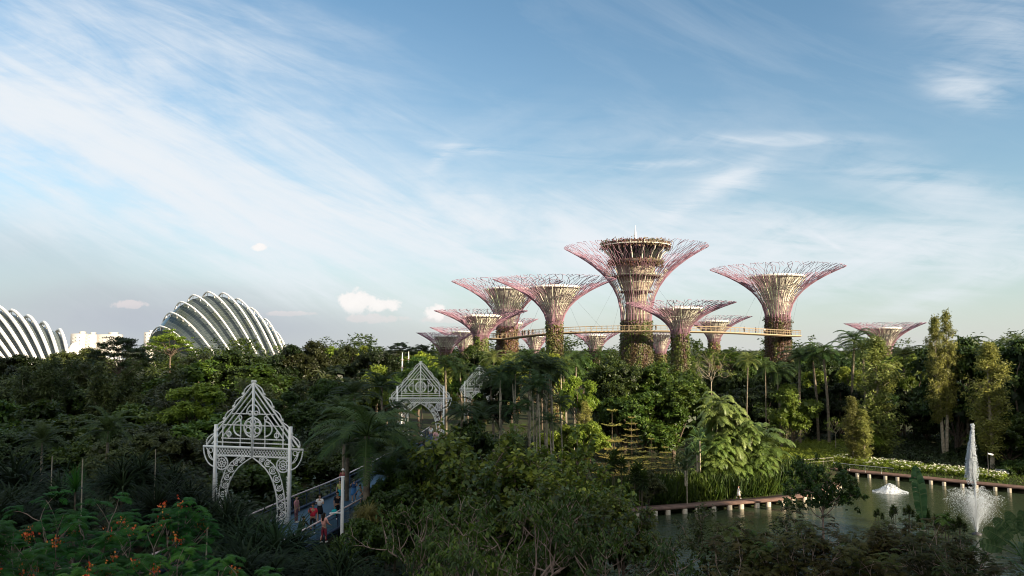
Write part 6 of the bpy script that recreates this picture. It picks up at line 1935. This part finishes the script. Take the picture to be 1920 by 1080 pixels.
for i, (x, y, h, k) in enumerate(((97, 122, 24, 'mb'), (104, 136, 25, 'mb1'), (113, 110, 23, 'mb'), (92, 142, 24, 'db'), (122, 128, 24, 'mb1'), (84, 152, 24, 'db'))):
    t = thing('broadleaf_tree', 'dense tree beyond the right border, %s of the ones shading the right bank' % ORD[i], 'tree', (x, y, gz(x, y)), i * 1.3, GR)
    t.scale = (1.0, 1.0, h / K[k].h)
    for pn, me in K[k].parts.items(): link(pn, me, t)['tone'] = 0.0
# ---- foreground
plant('fl0', 205, 912, 27, 400, 'ferny leaved tree with scarlet flowers in the lower left', tone=0.0, rz=0.4)
plant('fl1', 60, 962, 22.5, 420, 'ferny leaved tree cut by the lower left corner', tone=-0.3, rz=1.2)
plant('fl0', 330, 1012, 20.5, 400, 'nearest ferny leaved tree along the lower border on the left', tone=0.1, rz=3.6)
GB = 'dark strap leaved plants'
for i, (px, top, D, w, lab) in enumerate(((40, 838, 46, 240, 'large dark strap leaved plant by the left border'), (100, 880, 40, 200, 'dark strap leaved plant just above the flowering tree'), (275, 838, 47, 170, 'dark strap leaved plant halfway to the large arch'),
        (345, 880, 43, 200, 'dark strap leaved plant left of the large arch'), (432, 922, 41, 190, 'strap leaved plant hiding the left foot of the large arch'), (512, 950, 38, 210, 'strap leaved plant hiding the right foot of the large arch'),
        (470, 1000, 32, 260, 'dark strap leaved plant below the large arch'), (600, 1012, 33, 260, 'dark strap leaved plant below the end of the boardwalk'), (12, 905, 34, 200, 'strap leaved plant low at the left border'), (700, 1030, 30, 240, 'dark strap leaved plant right of the white post foot'))):
    plant('bd%d' % (i % 2), px, top, D, w, lab, group=GB, tone=-0.2)
plant('fan', 154, 862, 37, 62, 'bright green upright fan of leaves above the scarlet flowers', tone=0.0)
plant('obush', 208, 840, 50, 90, 'rusty brown bush right of the bright green fan', tone=0.7)
plant('obush', 330, 868, 56, 130, 'dull brownish bush left of the large arch', tone=0.3)
plant('pa0', 90, 806, 58, 110, 'young palm with bright leaves near the left border', tone=0.5)
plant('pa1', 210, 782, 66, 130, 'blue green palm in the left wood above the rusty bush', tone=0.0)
plant('tuft', 690, 938, 46, 62, 'pale grassy tuft hanging round the trunk of the big palm', tone=0.1, zb=10.2)
GLf = 'broad leaved trees in the centre foreground'
for i, (px, top, D, w, tn, lab) in enumerate(((905, 796, 52, 240, 0.8, 'broad leaved tree with yellow green top right of the second arch'), (1030, 806, 50, 220, 0.5, 'broad leaved tree in the centre below the slim palms'), (1085, 866, 46, 180, 0.4, 'broad leaved tree at the right of the centre, over the lake end'),
        (950, 868, 46, 230, -0.2, 'dark broad leaved tree in the middle of the centre thicket'), (1165, 925, 43, 150, 0.2, 'lowest broad leaved tree by the start of the lakeside deck'), (830, 880, 50, 150, -0.4, 'dark broad leaved tree right of the boardwalk'), (1060, 905, 41, 220, -0.1, 'broad leaved tree behind the bare branches'))):
    plant('bl%d' % (i % 3), px, top, D, w, lab, group=GLf, tone=tn)
plant('bn0', 985, 922, 33, 300, 'branching tree with bare pale limbs in the centre foreground', tone=0.1, rz=0.5)
plant('bn1', 790, 942, 35, 240, 'branching tree with drooping leaves right of the boardwalk', tone=0.0, rz=2.0)
plant('bn1', 905, 985, 28, 280, 'branching tree along the lower border in the centre', tone=-0.2, rz=4.0)
plant('bn0', 1160, 985, 31, 280, 'dark branching tree at the lower border right of the centre', tone=-0.4, rz=3.0)
plant('bldk', 1532, 858, 64, 128, 'dark broad leaved tree standing alone before the lake', tone=-0.5, rz=0.3)
plant('bo', 1330, 950, 42, 250, 'olive tree hiding the near shore of the lake', tone=-0.1)
plant('bo', 1440, 966, 39, 270, 'dull tree at the near shore below the lone dark one', tone=-0.2)
plant('bo', 1250, 1010, 32, 260, 'dark olive tree along the lower border under the lakeside deck', tone=-0.4)
plant('flb', 1500, 968, 36, 340, 'brownish ferny tree below the lone dark tree', tone=0.0)
plant('flb1', 1660, 972, 33, 360, 'wide brownish ferny tree in the lower right', tone=0.1)
plant('flb', 1590, 975, 38, 240, 'brownish ferny tree left of the leafy rosettes', tone=0.0)
plant('flb', 1715, 982, 36, 230, 'brownish ferny tree closing round the foot of the rosettes', tone=0.2)
plant('flb', 1790, 1008, 29, 260, 'ferny tree below the spray of the water jet', tone=0.2)
plant('flb1', 1420, 1020, 27, 380, 'dark ferny tree along the lower border on the right', tone=-0.3)
for i, (px, top, D, w, lab) in enumerate(((1634, 952, 44, 24, 'leafy rosette shrub, leftmost of the row before the lake'), (1662, 944, 45, 26, 'second rosette shrub from the left before the lake'), (1690, 944, 44, 28, 'rosette shrub left of the upright banana leaf'),
        (1722, 950, 42, 44, 'rosette shrub at the foot of the upright banana leaf'), (1762, 958, 40, 40, 'rosette shrub right of the upright banana leaf'), (1782, 966, 39, 34, 'rightmost rosette shrub, beside the spray'), (1742, 962, 39, 40, 'rosette shrub between the two right ones'))):
    plant('ro%d' % (i % 3), px, top, D, w, lab, group='rosette shrubs before the lake', tone=0.1)
plant('ba1', 1716, 874, 38, 34, 'single upright banana leaf standing before the lake', tone=-0.1, rz=1.9)
plant('ba2', 1806, 1000, 32, 60, 'small dark banana plant below the water jet', tone=-0.4)
plant('trav', 1902, 955, 25.5, 150, 'travellers palm with ribbed stems at the lower right border', tone=0.1, rz=-0.35)
plant('ba0', 1925, 1004, 21, 130, 'dark banana leaf in the lower right corner', tone=-0.6)
for px, y0, y1, D, lab in ((98, 855, 905, 41, 'thin leaning stake among strap leaves near the left border'), (155, 860, 945, 33, 'thin stake in front of the bright green fan'), (292, 842, 915, 46, 'thin pale stake left of the large arch'), (389, 978, 1022, 31, 'thin pale stake below the large arch')):
    a, b = P(px, y0, D), P(px - 3, y1 + 40, D)
    t = thing('stake', lab, 'stake', tuple(b), 0, 'thin stakes')
    mb = MB(); mb.tube([(0, 0, -0.6), tuple(a - b)], [0.03, 0.022], 6); mb.build('pole', M_PALEBARK, t)
    mb = MB(); mb.tube([tuple((a - b) * 0.55), tuple((a - b) * 0.57)], 0.045, 6); mb.build('tie', M_DARK, t)

# ------------------------------------------------------------------ stuff
def scatter(name, pts, rad, per, L, wd, mat, up=0.6, flat=0.7, tint=0.45, hang=0.0, seed=1):
    rng = np.random.default_rng(seed)
    mb = MB(); n = len(pts)
    o = sph(rng, n) * 0.3 + np.array((0, 0, 1.0))
    clump_leaves(rng, mb, pts, unit(o), rad, per, L, wd, tint + rng.normal(0, 0.16, n), up, flat, hang)
    return tag(mb.build(name, LM[mat] if isinstance(mat, str) else mat), kind='stuff')
def field(rng, n, D0, D1, p0, p1, keep):
    D = np.sqrt(rng.uniform(D0 ** 2, D1 ** 2, n)); px = rng.uniform(p0, p1, n)
    x = (px - 960) / FPX * D
    k = keep(x, D)
    return x[k], D[k]
rs = np.random.default_rng(9)
DKL = np.array([(-17.5, 34), (-15.6, 44), (-14.3, 51.8), (-13.0, 58.7), (-11.6, 70), (-10.7, 84), (-10.0, 97), (-7.5, 112), (-2, 126), (6, 138)])
def off_deck(x, y):
    l = np.interp(y, DKL[:, 1], DKL[:, 0]); return (x < l - 0.4) | (x > l + 5.2) | (y > 138)
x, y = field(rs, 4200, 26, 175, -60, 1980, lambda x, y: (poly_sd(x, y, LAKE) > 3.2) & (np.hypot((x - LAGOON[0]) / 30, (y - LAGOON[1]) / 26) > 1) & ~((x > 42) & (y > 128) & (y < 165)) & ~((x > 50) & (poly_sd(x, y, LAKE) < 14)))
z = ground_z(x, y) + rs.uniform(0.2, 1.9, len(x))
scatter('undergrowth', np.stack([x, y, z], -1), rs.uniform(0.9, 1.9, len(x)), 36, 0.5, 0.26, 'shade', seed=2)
x, y = field(rs, 2000, 128, 162, 1420, 1610, lambda x, y: (poly_sd(x, y, LAKE) > 4.5))
scatter('ground_cover', np.stack([x, y, ground_z(x, y) + rs.uniform(0.1, 0.75, len(x)) + 0.02 * np.maximum(0, y - 140)], -1), 0.5, 20, 0.42, 0.14, 'ground', hang=-0.4, flat=1.0, seed=3)
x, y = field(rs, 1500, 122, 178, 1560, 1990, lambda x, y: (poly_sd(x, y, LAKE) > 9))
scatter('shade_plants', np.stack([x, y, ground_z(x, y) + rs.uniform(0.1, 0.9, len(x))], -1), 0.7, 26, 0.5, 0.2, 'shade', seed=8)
def lawn():
    rng = np.random.default_rng(61)
    n = 60000
    D = rng.uniform(95, 150, n); px = rng.uniform(1180, 2000, n); x = (px - 960) / FPX * D
    sd = poly_sd(x, D, LAKE); k = (sd > 2.7) & (sd < 11)
    x, D = x[k], D[k]; n = len(x)
    d = rng.normal(0, 0.5, (n, 3)); d[:, 2] = 1
    mb = MB(); leaves(mb, np.stack([x, D, ground_z(x, D)], -1), d, rng.normal(0, 1, (n, 3)), rng.uniform(0.2, 0.6, n), 0.09, np.clip(0.4 + rng.normal(0, 0.2, n), 0, 1), 0.05)
    tag(mb.build('bank_grass', LM['mid']), kind='stuff')
lawn()
def flowerbed():
    rng = np.random.default_rng(31)
    n = 900
    s = rng.random(n); base = np.array([(54.5, 137.8), (57.2, 134.2), (63.2, 129.2), (69, 124.2), (73, 120.4)])
    q = s * (len(base) - 1); i = np.minimum(q.astype(int), len(base) - 2); f = (q - i)[:, None]
    p = base[i] * (1 - f) + base[i + 1] * f
    p = p + np.array((0.62, 0.78)) * rng.uniform(1.2, 5.5, n)[:, None]
    z = ground_z(p[:, 0], p[:, 1]) + rng.uniform(0.1, 0.5, n)
    pts = np.stack([p[:, 0], p[:, 1], z], -1)
    scatter('flower_bed_leaves', pts, 0.45, 26, 0.3, 0.14, 'ground', flat=0.8, tint=0.4, seed=4)
    k = rng.choice(n, 420, False)
    fl = pts[k] + np.array((0, 0, 0.32))
    scatter('flower_bed_blossoms', fl, 0.22, 9, 0.17, 0.15, LM['flower'], up=0.9, flat=0.5, seed=5)
flowerbed()
def reeds():
    rng = np.random.default_rng(41)
    n = 9000
    base = np.array([(4, 99), (9, 101.2), (17.0, 103.2), (26.5, 106.6), (35, 110.2), (41, 115.2), (46.5, 122.5)])
    q = rng.random(n) * (len(base) - 1); i = np.minimum(q.astype(int), len(base) - 2); f = (q - i)[:, None]
    p = base[i] * (1 - f) + base[i + 1] * f + np.array((-0.35, 0.93)) * rng.uniform(0.3, 6.0, n)[:, None]
    pts = np.stack([p[:, 0], p[:, 1], ground_z(p[:, 0], p[:, 1])], -1)
    mb = MB()
    d = rng.normal(0, 0.26, (n, 3)); d[:, 2] = 1
    leaves(mb, pts, d, rng.normal(0, 1, (n, 3)), rng.uniform(1.4, 3.2, n), 0.09, np.clip(0.5 + 0.25 * np.sin(q * 5) + rng.normal(0, 0.2, n), 0, 1), 0.05, 'oval', 0.2)
    tag(mb.build('reeds', LM['mid']), kind='stuff')
    m = 1100; j = rng.choice(n, m)
    pp = pts[j] + np.array((0, 0, 1)) * rng.uniform(0.1, 1.1, m)[:, None]
    scatter('bank_foliage', pp, 0.55, 18, 0.3, 0.13, 'mid', seed=6, tint=0.42)
reeds()
def far_wood():
    rng = np.random.default_rng(51)
    n = 2600
    px = rng.uniform(-40, 1960, n); D = rng.uniform(335, 385, n)
    x = (px - 960) / FPX * D
    lump = 18.6 + 3.4 * np.sin(px * 0.031) + 1.8 * np.sin(px * 0.083 + 1) + rng.normal(0, 1.2, n)
    z = lump * rng.uniform(0.45, 1.05, n) + 1
    keep = ~((px < 270) & (z > 15.0)) & (np.hypot((x - LAGOON[0]) / 40, (D - LAGOON[1]) / 40) > 1)
    pts = np.stack([x, D, z], -1)[keep]
    scatter('far_wood', pts, 2.4, 22, 1.5, 0.8, 'mid', seed=7, tint=0.5)
far_wood()
